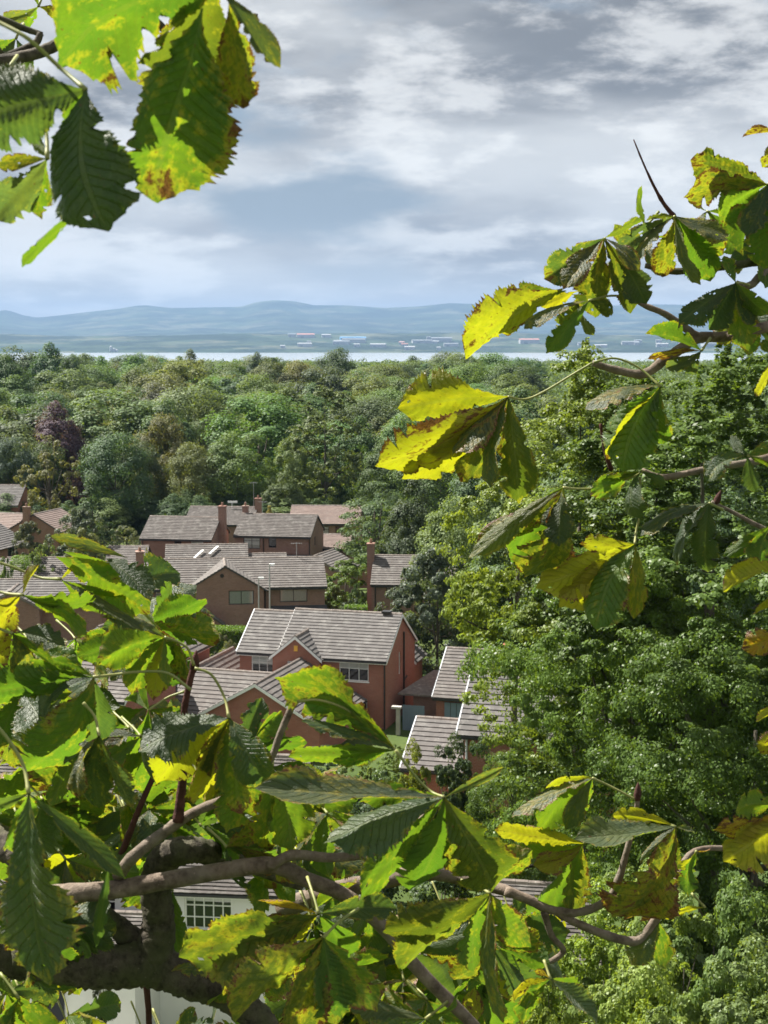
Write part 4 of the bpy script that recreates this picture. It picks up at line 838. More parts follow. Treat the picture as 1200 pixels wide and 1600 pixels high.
# ------------------------------------------------------------------ horse chestnut leaflets
def mk_leaf():
    t = NT('chestnut_leaf'); oi = t.n('ShaderNodeObjectInfo'); geo = t.n('ShaderNodeNewGeometry')
    uv = t.n('ShaderNodeUVMap'); s = t.n('ShaderNodeSeparateXYZ'); t.l(uv.outputs[0], s.inputs[0]); u, v = s.outputs[0], s.outputs[1]
    au = t.math('ABSOLUTE', t.math('MULTIPLY', t.math('SUBTRACT', u, .5), 2.0))
    off = t.n('ShaderNodeCombineXYZ'); r50 = t.math('MULTIPLY', oi.outputs['Random'], 53.0); t.l(r50, off.inputs[0]); t.l(r50, off.inputs[1])
    ad = t.n('ShaderNodeVectorMath'); ad.operation = 'ADD'; t.l(t.coord('Object'), ad.inputs[0]); t.l(off.outputs[0], ad.inputs[1]); P = ad.outputs[0]
    # veins: lateral ones leave the midrib obliquely
    q = t.math('FRACT', t.math('SUBTRACT', t.math('MULTIPLY', v, 15.0), t.math('MULTIPLY', au, 2.6)))
    lat = t.ramp(t.math('ABSOLUTE', t.math('SUBTRACT', q, .5)), (0.0, 1.0), (.10, 0.0))
    mid = t.ramp(au, (.0, 1.0), (.055, 1.0), (.075, 0.0))
    vein = t.math('MAXIMUM', t.math('MULTIPLY', lat, .75), mid)
    n1 = t.noise(2.6, P, 5, .6); n2 = t.noise(7.0, P, 6, .7); n3 = t.noise(22.0, P, 3, .6); n4 = t.noise(60.0, P, 2)
    base = oi.outputs['Color']
    c = t.mix(t.ramp(n1, (.4, 0.0), (.66, .55)), base, t.mix(1.0, base, (1.9, 1.45, .7), 'MULTIPLY'))
    c = t.mix(t.ramp(n3, (.35, .25), (.6, 0.0)), c, t.mix(1.0, base, (.55, .6, .6), 'MULTIPLY'))
    c = t.mix(t.math('MULTIPLY', vein, .38), c, t.mix(.5, t.mix(1.0, base, (2.2, 1.9, 1.6), 'MULTIPLY'), (.16, .17, .07)))
    # wear: brown blotches, browned margins and dots; amount in the object's alpha
    wear = oi.outputs['Alpha']
    edge = t.math('MAXIMUM', t.ramp(au, (.72, 0.0), (1.0, 1.0)), t.ramp(v, (.86, 0.0), (1.0, .9)))
    k = t.math('ADD', t.math('MULTIPLY', n2, .8), t.math('ADD', t.math('MULTIPLY', edge, .13), t.math('MULTIPLY', wear, .25)))
    br = t.ramp(k, (.60, 0.0), (.66, 1.0))
    dots = t.ramp(t.math('ADD', n3, t.math('MULTIPLY', wear, .06)), (.69, 0.0), (.72, .85))
    brown = t.ramp(n4, (.3, (.055, .02, .009)), (.7, (.20, .085, .03)))
    dead = t.math('MAXIMUM', br, dots)
    cf = t.mix(dead, c, brown)
    rimy = t.ramp(k, (.52, 0.0), (.60, .55), (.66, 0.0))
    cf = t.mix(rimy, cf, (.30, .24, .03))
    under = t.mix(.55, cf, t.mix(1.0, cf, (1.5, 1.5, 2.2), 'MULTIPLY'))
    col = t.mix(geo.outputs['Backfacing'], cf, under)
    h = t.math('ADD', t.math('MULTIPLY', vein, -.6), t.math('MULTIPLY', n3, .35))
    bp = t.bump(h, .8, .006)
    rough = t.math('ADD', .46, t.math('MULTIPLY', geo.outputs['Backfacing'], .22))
    b = t.bsdf(col, rough, .5, bp)
    tc = t.mix(1.0, cf, (1.85, 2.15, .6), 'MULTIPLY'); tc = t.mix(t.math('MULTIPLY', vein, .45), tc, t.mix(1.0, tc, (.45, .5, .4), 'MULTIPLY'))
    cl = t.n('ShaderNodeMix'); cl.data_type = 'RGBA'; cl.blend_type = 'DARKEN'; cl.inputs[0].default_value = 1; t.l(tc, cl.inputs[6]); cl.inputs[7].default_value = (.42, .46, .12, 1)
    tl = t.n('ShaderNodeBsdfTranslucent'); t.l(cl.outputs[2], tl.inputs[0])
    mx = t.n('ShaderNodeMixShader'); t.l(t.mix(dead, (.46, .46, .46), (.2, .2, .2)), mx.inputs[0]); t.l(b, mx.inputs[1]); t.l(tl.outputs[0], mx.inputs[2])
    M['chestnut_leaf'] = t.done(mx.outputs[0])
    t = NT('petiole'); n = t.noise(20, t.coord(), 3); c = t.ramp(n, (.3, (.16, .19, .05)), (.7, (.30, .29, .10)))
    M['petiole'] = t.done(t.bsdf(c, .5, .4))
mk_leaf()
OV = [0, .04, .12, .25, .40, .54, .66, .76, .84, .91, .96, 1.0]; OW = [.012, .03, .10, .23, .37, .46, .50, .48, .40, .27, .12, .0]
FLAT = []
def leaflet_mesh(seed):
    rg = np.random.default_rng(seed); nr, nc = 96, 15
    v = np.linspace(0, 1, nr); w = np.interp(v, OV, OW)
    w = np.convolve(np.pad(w, 2, mode='edge'), np.ones(5)/5, 'valid'); w[0] = .012; w[-1] = .004
    u = np.linspace(-1, 1, nc)
    fold = rg.uniform(.0, .8); fold2 = fold*rg.uniform(.3, 1.2); arch = rg.uniform(-.05, .22); curl = rg.uniform(-1.3, .4); curl2 = rg.uniform(-1.3, .4); tw = rg.uniform(-1.0, 1.0); bend = rg.uniform(-.13, .13)
    ribs = rg.uniform(12, 16.5); slant = rg.uniform(2.0, 3.2); corr = rg.uniform(.006, .02); crump = rg.uniform(.03, .10); droop = rg.uniform(.0, 1.1)*(rg.uniform(0, 1) < .7); wav = rg.uniform(.02, .07); ph = rg.uniform(0, 6, 4)
    if abs(tw) < .5 and fold < .5 and max(curl, curl2) < .3 and min(curl, curl2) > -1.0: FLAT.append(seed-300)
    edge = np.ones((nr, 2))
    for sd in (0, 1):
        tooth = 1+np.where(np.arange(nr) % 3 == 0, .05, -.03)*rg.uniform(.4, 1.5, nr)+rg.normal(0, .02, nr)
        for _ in range(rg.integers(1, 6)):
            c = rg.uniform(.25, .99); d = rg.uniform(.01, .04); tooth -= rg.uniform(.12, .6)*np.exp(-np.abs((v-c)/d)**rg.uniform(1.2, 3))
        edge[:, sd] = np.clip(tooth, .28, 1.12)
    V = []; UV = []
    for i in range(nr):
        for j in range(nc):
            a = u[j]; m = edge[i, 0 if a < 0 else 1]; vi = v[i]
            f = w[i]*(1+(m-1)*abs(a)**3); x = a*f; aa = abs(x)
            q = Vector((x*5+seed, vi*4, seed*.37))
            z = (fold if a < 0 else fold2)*aa+(curl if a < 0 else curl2)*aa*aa*1.6+arch*4*vi*(1-vi)
            z += corr*(.5+.9*abs(mnoise.noise(q*.8)))*math.cos(2*PI*(vi*ribs-abs(a)*slant))*min(1, aa*7)
            z += crump*mnoise.noise(q)*(.3+aa*2.0)+crump*.45*mnoise.noise(q*2.3)*(.2+aa*2.2)
            z += wav*math.sin(9*vi+ph[0]+(2 if a > 0 else 0))*abs(a)**2*w[i]*3
            z -= droop*max(0, vi-.55)**2
            t_ = tw*(vi-.3); ca, sa = math.cos(t_), math.sin(t_)
            V.append((x*ca-z*sa*(aa/(aa+.05))+bend*math.sin(PI*vi), vi-droop*.35*max(0, vi-.6)**2, z+x*sa)); UV.append(((a+1)/2, vi*ribs/15))
    F = []
    holes = [(rg.uniform(.3, .9), rg.uniform(-.8, .8), rg.uniform(.008, .03)) for _ in range(rg.integers(0, 4))]
    for i in range(nr-1):
        for j in range(nc-1):
            cx = (u[j]+u[j+1])/2*w[i]; cv = (v[i]+v[i+1])/2
            if any((cx-hu*w[i])**2+(cv-hv)**2 < hr*hr*(1+.8*mnoise.noise(Vector((cx*60, cv*60, hr*900)))) for hv, hu, hr in holes): continue
            a = i*nc+j; F.append((a, a+1, a+nc+1, a+nc))
    me = np_mesh('leaflet', V, F, uv=UV); me.materials.append(M['chestnut_leaf']); me.polygons.foreach_set('use_smooth', [True]*len(me.polygons))
    return me
LEAFLETS = [leaflet_mesh(300+k) for k in range(36)]
CAMP = Vector((0, 0, CZ))
LC = dict(G=(.060, .105, .020), D=(.044, .072, .034), O=(.070, .090, .02), Y=(.20, .185, .018), B=(.076, .122, .02), S=(.062, .085, .05), R=(.26, .13, .02))  # D and S are greyed, so the sky's sheen sits in the colour
WEAR = dict(G=.22, D=.1, O=.5, Y=.45, B=.3, S=.35, R=.85)
lr = random.Random(2024)
def leaflet(parent, base, tip, w, typ, var=None):
    """one leaflet from base to tip; typ = colour letter + light letter (g backlit, t top lit, n facing the eye)"""
    Y = tip-base; L = Y.length; Y = Y/L; c = (CAMP-(base+tip)/2).normalized(); n0 = (c-Y*c.dot(Y)).normalized(); sd = Y.cross(n0)
    if var is None and L > .095*(base.y/1.6)**.5 and FLAT: var = lr.choice(FLAT)
    best = None; lim = dict(g=48, t=52, n=22, e=70)[typ[1]]
    for k in range(25):
        ph = R(-lim+2*lim*k/24); n = n0*math.cos(ph)+sd*math.sin(ph); q = n.dot(SDIR)
        sc = -q if typ[1] == 'g' else (q if typ[1] == 't' else lr.random())
        sc -= .10*abs(ph)
        if best is None or sc > best[0]: best = (sc, n)
    n = best[1]
    side = -1 if typ[1] == 'g' and lr.random() < .75 else 1
    Z = n*side; X = Y.cross(Z)
    o = bpy.data.objects.new('leaflet', LEAFLETS[lr.randrange(len(LEAFLETS)) if var is None else var]); link(o, parent)
    m = Matrix.Identity(4)
    for i in range(3): m[i][0] = X[i]*L*w; m[i][1] = Y[i]*L; m[i][2] = Z[i]*L*min(1, w*1.1); m[i][3] = base[i]
    o.matrix_basis = m
    k = lr.uniform(.85, 1.15); cc = LC[typ[0]]
    o.color = (cc[0]*k*lr.uniform(.93, 1.08), cc[1]*k, cc[2]*k, min(1, max(0, WEAR[typ[0]]+lr.uniform(-.25, .25))))
    return o
def smooth_path(pts, sub=5):
    pts = [Vector(p) for p in pts]; q = [pts[0]*2-pts[1]]+pts+[pts[-1]*2-pts[-2]]; out = []
    for i in range(1, len(q)-2):
        p0, p1, p2, p3 = q[i-1:i+3]
        for k in range(sub):
            t = k/sub; out.append(.5*((2*p1)+(p2-p0)*t+(2*p0-5*p1+4*p2-p3)*t*t+(3*p1-p0-3*p2+p3)*t**3))
    return out+[pts[-1]]
def chestnut(name, label):
    return tag(empty(name, (0, 0, 0)), label, 'tree')
def leaf(tree_, hub, D, tips, stem=None, wd=1.0, pr=.0016):
    """compound leaf: petiole mesh with its leaflets as children. hub, tips, stem in photo pixels; D distance"""
    H = at(*hub, D)
    if stem: P = smooth_path([at(s[0], s[1], D+(s[2] if len(s) > 2 else .02)) for s in stem]+[H], 5)
    else: P = [H+Vector((.0, .05, .03)), H+Vector((0, .02, .015)), H]
    pe = MB().tube(P, [pr*(1.25 if k < 2 or k > len(P)-3 else 1.0) for k in range(len(P))], 7).build('leaf', M['petiole'], tree_, True)
    for tp in tips:
        tx, ty, w, ty_ = tp[:4]; dD = tp[4] if len(tp) > 4 else lr.uniform(-.05, .03)
        b = H
        if len(tp) > 6: b = at(tp[5], tp[6], D)
        leaflet(pe, b, at(tx, ty, D+dD), w*wd*1.3, ty_)
    return pe
def limb(tree_, pts, D, rad, mat='bark_limb', name='limb', n=14, rough=.10, sub=6, knots=0.0):
    if mat == 'bark_limb' and max(rad) > 20: n, sub = 30, 16
    """swept branch through photo pixels (x, y[, extra depth]); rad in pixels of half thickness"""
    P = []; Rr = []
    W3 = [at(p[0], p[1], D+(p[2] if len(p) > 2 else 0)) for p in pts]
    P = smooth_path(W3, sub); m = len(P)
    rs = np.interp(np.linspace(0, len(pts)-1, m), range(len(pts)), rad)
    Rr = [r/FPX*p.y for r, p in zip(rs, P)]
    mb = MB(); mb.tube(P, Rr, n)
    for i in range(len(mb.v)):
        k = i//n
        if k >= m: break
        p = Vector(mb.v[i]); c = P[k]; d = p-c; r = Rr[k]
        f = 1+rough*mnoise.noise(p*(1.1/max(r, .002)))+rough*.7*mnoise.noise(p*(3.1/max(r, .002)))
        if n == 30: f += .03*mnoise.noise(p*240)+.05*mnoise.noise(p*110)
        if knots: f += knots*max(0, math.sin(k*1.35))**6
        mb.v[i] = tuple(c+d*f)
    return mb.build(name, M[mat], tree_, True)
def bud(tree_, px, py, D, h, w, tilt=0):
    b = at(px, py, D); s = D/FPX; up = Vector((math.sin(tilt), 0, math.cos(tilt)))
    P = [b+up*(h*s*q) for q in (0, .12, .3, .55, .8, 1.0)]
    return MB().tube(P, [w*s*q for q in (.55, .8, 1.0, .85, .45, .05)], 9).build('bud', M['bark_bud'], tree_, True)

# ---- chestnut on the left: thick mossy limb, low branches and the overhanging spray above
tl = chestnut('horse_chestnut_tree', 'horse chestnut with thick dark mossy limb and large yellowing leaves')
trk = [(-1.25, 1.55, 20.5), (-1.22, 1.5, 23.0), (-1.2, 1.45, 24.6), (-1.22, 1.35, 26.0), (-1.4, 1.2, 28.0)]
MB().tube(smooth_path(trk), list(np.interp(np.linspace(0, 1, 21), [0, .3, 1], [.34, .24, .12])), 16).build('trunk', M['bark_limb'], tl, True)
limb(tl, [(-1180, 1400, -.5), (-620, 1440, -.35), (-300, 1470, -.15), (-20, 1492), (70, 1496), (150, 1512), (230, 1508), (300, 1532), (368, 1562), (440, 1640), (520, 1800)], 2.05, [80, 66, 48, 38, 37, 35, 36, 31, 26, 22, 18], rough=.13)
limb(tl, [(238, 1515), (248, 1440), (242, 1378), (262, 1338, -.02), (305, 1328, -.03), (345, 1338), (392, 1350, .04), (470, 1380, .1)], 2.05, [34, 26, 24, 24, 21, 18, 15, 12], rough=.12, knots=.06)
limb(tl, [(-40, 1310, .1), (20, 1325, .05), (70, 1385), (130, 1410, -.02), (185, 1450, -.01), (232, 1490)], 2.08, [30, 26, 16, 15, 18, 22], rough=.13)
limb(tl, [(60, 1400, .1), (110, 1396), (180, 1390), (260, 1376), (340, 1362), (425, 1352), (478, 1374), (540, 1400), (600, 1450), (658, 1520), (742, 1605), (820, 1700)], 1.9, [17, 16, 15, 14.5, 14, 14, 13, 12, 11.5, 11, 10, 9], 'bark_twig', 'branch', rough=.05, knots=.05)
limb(tl, [(420, 1354), (458, 1336), (520, 1340), (586, 1331), (625, 1312), (665, 1275)], 1.89, [9, 8.5, 7.5, 7, 6, 5], 'bark_twig', 'branch', rough=.04, knots=.12)
limb(tl, [(185, 1368, .06), (205, 1342), (246, 1308), (302, 1270), (372, 1238), (420, 1190), (438, 1146), (460, 1094)], 1.85, [10, 10, 9.5, 8, 7, 6, 5.6, 5.6], 'bark_twig', 'branch', rough=.04, knots=.1)
limb(tl, [(278, 1284), (283, 1240), (288, 1180), (287, 1118), (296, 1068), (303, 1042)], 1.84, [9, 7.5, 6, 5.5, 5.2, 5.0], 'bark_bud', 'branch', rough=.04, knots=.1)
bud(tl, 302, 1050, 1.84, 36, 8, .15)
limb(tl, [(186, 1346, .05), (214, 1272), (243, 1206)], 1.93, [6, 5, 4.5], 'bark_bud', 'branch')
limb(tl, [(440, 1420, .4), (520, 1392, .35), (600, 1376, .35), (672, 1362, .35), (720, 1372, .35), (800, 1395, .3), (860, 1422, .25)], 2.3, [16, 15, 13, 14, 12, 8, 7], 'bark_twig', 'branch', rough=.12, knots=.08)
limb(tl, [(380, 1560, .5), (395, 1530, .4), (418, 1515, .4)], 2.0, [10, 9, 8], 'bark_twig', 'branch', rough=.1)
limb(tl, [(520, 1520, .3), (540, 1560, .3), (560, 1640, .3)], 2.2, [6, 6, 5], 'bark_bud', 'branch')
limb(tl, [(225, 1500, .4), (232, 1580, .4), (236, 1680, .4)], 2.2, [6, 5, 5], 'bark_bud', 'branch')
# upper left overhanging twigs
limb(tl, [(-1300, 260, -.3), (-300, 150, .0), (-60, 104), (20, 92), (72, 78), (112, 52), (140, 18), (152, -30)], 1.75, [30, 16, 11, 9, 9, 9, 8, 7], 'bark_limb', 'branch', rough=.08)
limb(tl, [(-200, 70, .1), (-30, 70), (5, 88), (52, 70), (64, 52)], 1.78, [10, 8, 7, 6, 5], 'bark_limb', 'branch', rough=.08)
limb(tl, [(-120, 0), (-10, 26), (36, 44), (66, 54)], 1.8, [7, 5, 5, 4], 'bark_limb', 'branch', rough=.08)
limb(tl, [(150, -60), (250, 40), (300, 78), (332, 62), (356, 40), (386, 28), (402, 29)], 1.5, [7, 6, 5, 5, 5.5, 6, 7], 'bark_limb', 'branch', rough=.1, knots=.15)
# overhead leaves
leaf(tl, (345, -14), 1.12, [(82, 98, .52, 'Gg', .02), (222, 314, .52, 'Gg', .05, 316, 12), (440, 108, .20, 'Sn', .0), (384, 182, .26, 'On', .06, 358, 0), (270, 175, .46, 'Og', .08)], [(420, -120, .05), (380, -60)], pr=.0014)
leaf(tl, (134, 140), 1.08, [(-55, 190, .50, 'Dn', .02), (168, 362, .58, 'Dn', -.02), (110, 250, .3, 'Gg', .03)], [(-60, 10, .03), (0, 36, .02), (46, 62, .01), (92, 104)], pr=.0015)
leaf(tl, (74, 248), 1.25, [(-14, 345, .42, 'Sn', .0), (60, 345, .28, 'Bg', .02), (45, 205, .3, 'Bg', .02), (-10, 262, .25, 'On', 0)], [(40, 150, .02), (70, 200)])
leaf(tl, (128, 326), 1.12, [(30, 418, .21, 'Bg', .0)], [(134, 250, .03), (134, 300)])
for hx, hy, D, tips in [(60, 10, 2.3, [(110, 44, .4, 'Yg'), (40, 50, .4, 'Bg'), (70, -40, .4, 'Bg'), (5, 30, .3, 'Sn')]), (25, 60, 2.2, [(0, 120, .3, 'Sn'), (50, 122, .3, 'Dn'), (-30, 90, .4, 'Gg')]), (165, 15, 2.2, [(200, 45, .3, 'Yg'), (155, 40, .35, 'Yg'), (210, 5, .3, 'Gg')]), (300, 20, 1.5, [(255, 70, .35, 'Og'), (335, 60, .28, 'Og'), (275, -30, .4, 'Bg')]), (10, 120, 1.6, [(-20, 160, .35, 'Gg'), (35, 160, .3, 'Dn')]), (40, 170, 1.7, [(100, 150, .3, 'Dn'), (60, 215, .3, 'Gg')])]:
    leaf(tl, (hx, hy), D, tips)
# lower left cluster
leaf(tl, (95, 905), 1.75, [(70, 836, .13, 'Sn', .0, 200, 872), (236, 958, .40, 'Bg', .03, 88, 870), (238, 905, .25, 'Bg', .02, 100, 862), (226, 984, .22, 'St', -.03), (236, 940, .34, 'Dt', -.04, 165, 872), (200, 950, .42, 'Bg', .04), (120, 870, .3, 'Yg', .02)], [(-30, 870, .02), (20, 886), (60, 902)])
leaf(tl, (36, 930), 1.7, [(140, 990, .46, 'Bg', .0), (60, 880, .2, 'Yg', .03), (150, 935, .42, 'Bg', .03), (-30, 1000, .45, 'Yg', .02)], [(-60, 905, .02), (0, 925)])
leaf(tl, (258, 996), 1.8, [(158, 965, .28, 'St', -.03), (148, 1030, .40, 'Bg', .03), (205, 1085, .34, 'Bg', .03), (240, 1095, .26, 'Yg', .02), (262, 1075, .2, 'Bg', .0), (215, 950, .25, 'Bg', .04)], [(303, 1040), (294, 1014), (278, 1003)])
leaf(tl, (20, 990), 1.7, [(102, 1010, .34, 'Dt', -.02), (-40, 1040, .4, 'Yg', .02), (85, 1040, .3, 'Gg', .02), (40, 1060, .35, 'Sn', .03)], [(-60, 960), (-20, 975)])
leaf(tl, (146, 1058), 1.72, [(-40, 1090, .30, 'Gg', .0), (40, 1205, .46, 'Gg', .02), (-20, 1040, .28, 'Gg', .03), (60, 1030, .30, 'Gg', .04), (60, 1120, .36, 'Dt', -.03), (150, 1160, .3, 'Dn', .05)], [(298, 1078), (262, 1052), (215, 1050), (180, 1054)])
leaf(tl, (358, 1122), 1.74, [(214, 1172, .46, 'Dt', -.02), (424, 1236, .44, 'Dt', -.03), (300, 1255, .36, 'Yg', .05), (370, 1270, .4, 'Bg', .05), (245, 1225, .34, 'Yg', .06), (330, 1215, .3, 'Og', .04)], [(304, 1044), (330, 1054), (350, 1088)])
leaf(tl, (232, 1110), 1.95, [(250, 1200, .42, 'Gg', .0), (170, 1200, .40, 'Bg', .0), (290, 1120, .35, 'Gg', .02), (195, 1090, .35, 'Bg', .03), (225, 1030, .38, 'Bg', .03)], [(290, 1080), (262, 1090)])
leaf(tl, (155, 1150), 1.66, [(112, 1250, .46, 'St', -.03), (208, 1275, .32, 'St', .0), (155, 1265, .36, 'Dn', .03), (100, 1190, .3, 'Gg', .03)], [(130, 1098, .02), (148, 1120)])
leaf(tl, (45, 1240), 1.35, [(74, 1545, .37, 'Dt', -.03), (195, 1372, .13, 'Dn', -.02), (-50, 1275, .24, 'Dn', .0), (150, 1480, .1, 'Dn', .02, 172, 1345), (20, 1330, .3, 'Gg', .06)], [(-20, 1120, .02), (10, 1152), (36, 1195)], pr=.0017)
leaf(tl, (618, 1172), 1.72, [(428, 1052, .30, 'Bg', .02), (470, 1125, .26, 'Dt', -.02), (520, 1190, .3, 'Gg', .03), (450, 1180, .3, 'Bg', .04), (470, 1090, .26, 'Bg', .03)], [(464, 1096), (500, 1094), (548, 1112), (590, 1150)])
leaf(tl, (694, 1246), 1.6, [(506, 1318, .42, 'Dt', -.03), (398, 1232, .20, 'St', -.02), (776, 1395, .40, 'Og', .03), (565, 1405, .20, 'Gg', .03), (792, 1196, .12, 'Sn', .0), (640, 1390, .34, 'Gg', .05), (720, 1370, .3, 'Og', .05), (560, 1250, .24, 'Gg', .04)], [(618, 1172), (648, 1212), (672, 1236)])
leaf(tl, (425, 1200), 1.9, [(350, 1300, .40, 'Bg', .02), (455, 1330, .38, 'Bg', .03), (420, 1330, .34, 'Bg', .03), (510, 1260, .36, 'Bg', .03), (480, 1200, .4, 'Gg', .03), (330, 1225, .4, 'Yg', .03)], [(440, 1140), (430, 1170)])
leaf(tl, (380, 1180), 1.9, [(318, 1265, .38, 'Yg', .02), (440, 1110, .36, 'Gg', .03), (410, 1090, .34, 'Dn', .03), (480, 1160, .34, 'Gg', .03)], [(440, 1146), (410, 1170)])
leaf(tl, (766, 1396), 1.7, [(832, 1328, .46, 'Bg', .02), (782, 1604, .28, 'St', -.02), (598, 1456, .34, 'Og', .02), (625, 1520, .34, 'Og', .04), (740, 1520, .34, 'Gg', .04), (690, 1330, .32, 'Og', .05), (830, 1480, .3, 'Bg', .04)], [(720, 1375, .03), (745, 1384)])
leaf(tl, (498, 1428), 1.75, [(278, 1492, .40, 'Og', .03), (345, 1550, .38, 'Og', .05), (430, 1510, .34, 'Yg', .05), (620, 1420, .26, 'Dn', .05), (540, 1500, .34, 'Gg', .05), (400, 1405, .18, 'Rg', .02)], [(480, 1370, .05), (490, 1400)])
leaf(tl, (505, 1465), 1.6, [(366, 1598, .40, 'Og', .0), (440, 1640, .34, 'Og', .03), (520, 1600, .34, 'Gg', .04), (590, 1580, .3, 'Bg', .04)], [(560, 1420, .05), (530, 1440)])
leaf(tl, (270, 1392), 2.2, [(284, 1506, .30, 'Gg', .02), (240, 1470, .3, 'Gg', .03)], [(260, 1372, .02)])
leaf(tl, (385, 1502), 1.98, [(262, 1512, .28, 'St', -.03), (330, 1560, .3, 'Bg', .05), (470, 1450, .3, 'St', .0), (440, 1560, .3, 'Gg', .05)], [(420, 1500, .03)])
leaf(tl, (665, 1592), 1.7, [(536, 1572, .24, 'St', -.02), (560, 1640, .3, 'Dn', .0), (600, 1540, .3, 'Bg', .04), (720, 1560, .3, 'Bg', .04), (690, 1640, .3, 'Gg', .0)], [(700, 1565, .02)])
leaf(tl, (30, 1560), 1.8, [(85, 1620, .42, 'Bg', .02), (-20, 1640, .4, 'Gg', .02), (-40, 1530, .4, 'Bg', .03), (20, 1640, .4, 'Gg', .0)], [(0, 1520, .02)])
leaf(tl, (860, 1530), 1.9, [(932, 1604, .42, 'St', -.02), (905, 1545, .34, 'Bg', .03), (815, 1600, .34, 'Gg', .03), (835, 1515, .3, 'Rg', .0), (800, 1560, .34, 'Yg', .03)], [(850, 1500, .02)])
# deeper leaves of the same crown filling the gaps behind
cnt = 0
while cnt < 66:
    hx = lr.uniform(-20, 840); hy = lr.uniform(1130, 1640); D = lr.uniform(2.15, 3.2)
    if hx < 330 and hy < 1220 and hx > 120: continue
    if hx > 330 and hy < 1235: continue
    if hx > 560 and hy < 1410: continue
    if 120 < hx < 480 and 1340 < hy < 1620 and lr.random() < .85: continue
    if hx > 780 and hy > 1480: continue
    n = lr.randrange(4, 7); a0 = lr.uniform(.4, 2.2); tips = []
    for k in range(n):
        a = a0+(k-(n-1)/2)*.62; Lp = lr.uniform(55, 92)*(1.15-.12*abs(k-(n-1)/2))
        if 270 < hx+math.cos(a)*Lp*1.05 < 385 and 1365 < hy+math.sin(a)*Lp*.9 < 1470: continue
        tips.append((hx+math.cos(a)*Lp*1.05, hy+math.sin(a)*Lp*.9, lr.uniform(.3, .44), lr.choice(['Gg', 'Gg', 'Bg', 'Bg', 'Dn', 'Dt', 'Yg', 'Og', 'Bt']), lr.uniform(-.12, .12)))
    leaf(tl, (hx, hy), D, tips, [(hx-20, hy-60, .05), (hx-6, hy-25, .02)]); cnt += 1

for q_ in range(44):
    hx, hy = (lr.uniform(-30, 235), lr.uniform(930, 1260)) if q_ < 18 else ((lr.uniform(230, 520), lr.uniform(1215, 1330)) if q_ < 30 else ((lr.uniform(-20, 130), lr.uniform(1230, 1480)) if q_ < 36 else (lr.uniform(470, 840), lr.uniform(1440, 1600)))); D = lr.uniform(1.9, 2.6)
    n = lr.randrange(4, 7); a0 = lr.uniform(.3, 2.4); tips = []
    for k in range(n):
        a = a0+(k-(n-1)/2)*.62; Lp = lr.uniform(70, 115)*(1.15-.12*abs(k-(n-1)/2))
        if 270 < hx+math.cos(a)*Lp*1.05 < 385 and 1365 < hy+math.sin(a)*Lp*.9 < 1470: continue
        tips.append((hx+math.cos(a)*Lp*1.05, hy+math.sin(a)*Lp*.9, lr.uniform(.3, .44), lr.choice(['Gg', 'Gg', 'Bg', 'Dn', 'Dt', 'Gn', 'Og', 'St']), lr.uniform(-.12, .12)))
    leaf(tl, (hx, hy), D, tips, [(hx-30, hy-30, .05), (hx-10, hy-12, .02)])

# ---- chestnut on the right: smooth grey twigs reaching in from the side
tr = chestnut('horse_chestnut_tree', 'horse chestnut twigs with yellow-green ragged leaves reaching in against the sky and evergreen slope')
MB().tube(smooth_path([(1.55, 2.6, 19.5), (1.5, 2.6, 22.5), (1.5, 2.55, 24.5), (1.45, 2.5, 26.5), (1.5, 2.4, 29)]), list(np.interp(np.linspace(0, 1, 21), [0, .3, 1], [.32, .22, .1])), 16).build('trunk', M['bark_limb'], tr, True)
DR = 2.15
limb(tr, [(2080, 340, .38), (1800, 390, .3), (1500, 430, .2), (1200, 510), (1130, 526), (1090, 529), (1042, 560), (1006, 584), (962, 578), (926, 567)], DR, [30, 22, 14, 9, 8, 8, 7.5, 7, 6, 5], 'bark_twig', 'branch', rough=.06, knots=.15)
limb(tr, [(1092, 529), (1062, 506), (1036, 489), (994, 469), (950, 420, .02), (938, 402, .02)], DR, [7, 6, 5, 4, 3.5, 3], 'bark_twig', 'branch', rough=.06, knots=.15)
limb(tr, [(2060, 420, .35), (1500, 400, .2), (1210, 408, .03), (1160, 413), (1100, 420), (1050, 424), (1008, 415)], DR+.03, [20, 12, 7, 6, 6, 5, 4], 'bark_limb', 'branch', rough=.07, knots=.1)
limb(tr, [(2060, 360, .35), (1480, 400, .2), (1230, 418, .03), (1172, 446), (1150, 442)], DR+.02, [16, 9, 7, 6, 4], 'bark_twig', 'branch', rough=.06)
limb(tr, [(1055, 342), (1032, 310), (1010, 266), (990, 218)], DR, [4, 2.8, 1.6, .9], 'bark_bud', 'twig', rough=.15, knots=.35)
limb(tr, [(2060, 560, .35), (1500, 640, .2), (1230, 708, .03), (1160, 724), (1120, 729), (1080, 738), (1035, 746), (1003, 735)], DR, [20, 13, 7, 5.5, 5, 5, 5, 4], 'bark_twig', 'branch', rough=.06, knots=.15)
limb(tr, [(955, 735), (945, 702), (938, 662)], DR, [4, 3, 2.2], 'bark_bud', 'twig')
limb(tr, [(2060, 820, .35), (1500, 860, .2), (1240, 840, .02), (1190, 824), (1150, 803), (1112, 784)], DR, [17, 10, 5, 4, 3.2, 3], 'bark_twig', 'twig', rough=.06)
bud(tr, 1118, 788, DR, 24, 5.5, .35)
limb(tr, [(2060, 1120, .45), (1500, 1260, .3), (1300, 1340, .2), (1180, 1330, .1), (1085, 1330, .06), (1050, 1392), (1022, 1440), (996, 1470), (950, 1462), (896, 1440), (862, 1420)], 2.1, [22, 14, 8, 5, 4.5, 5.5, 7, 7, 7, 6.5, 6], 'bark_twig', 'branch', rough=.07, knots=.15)
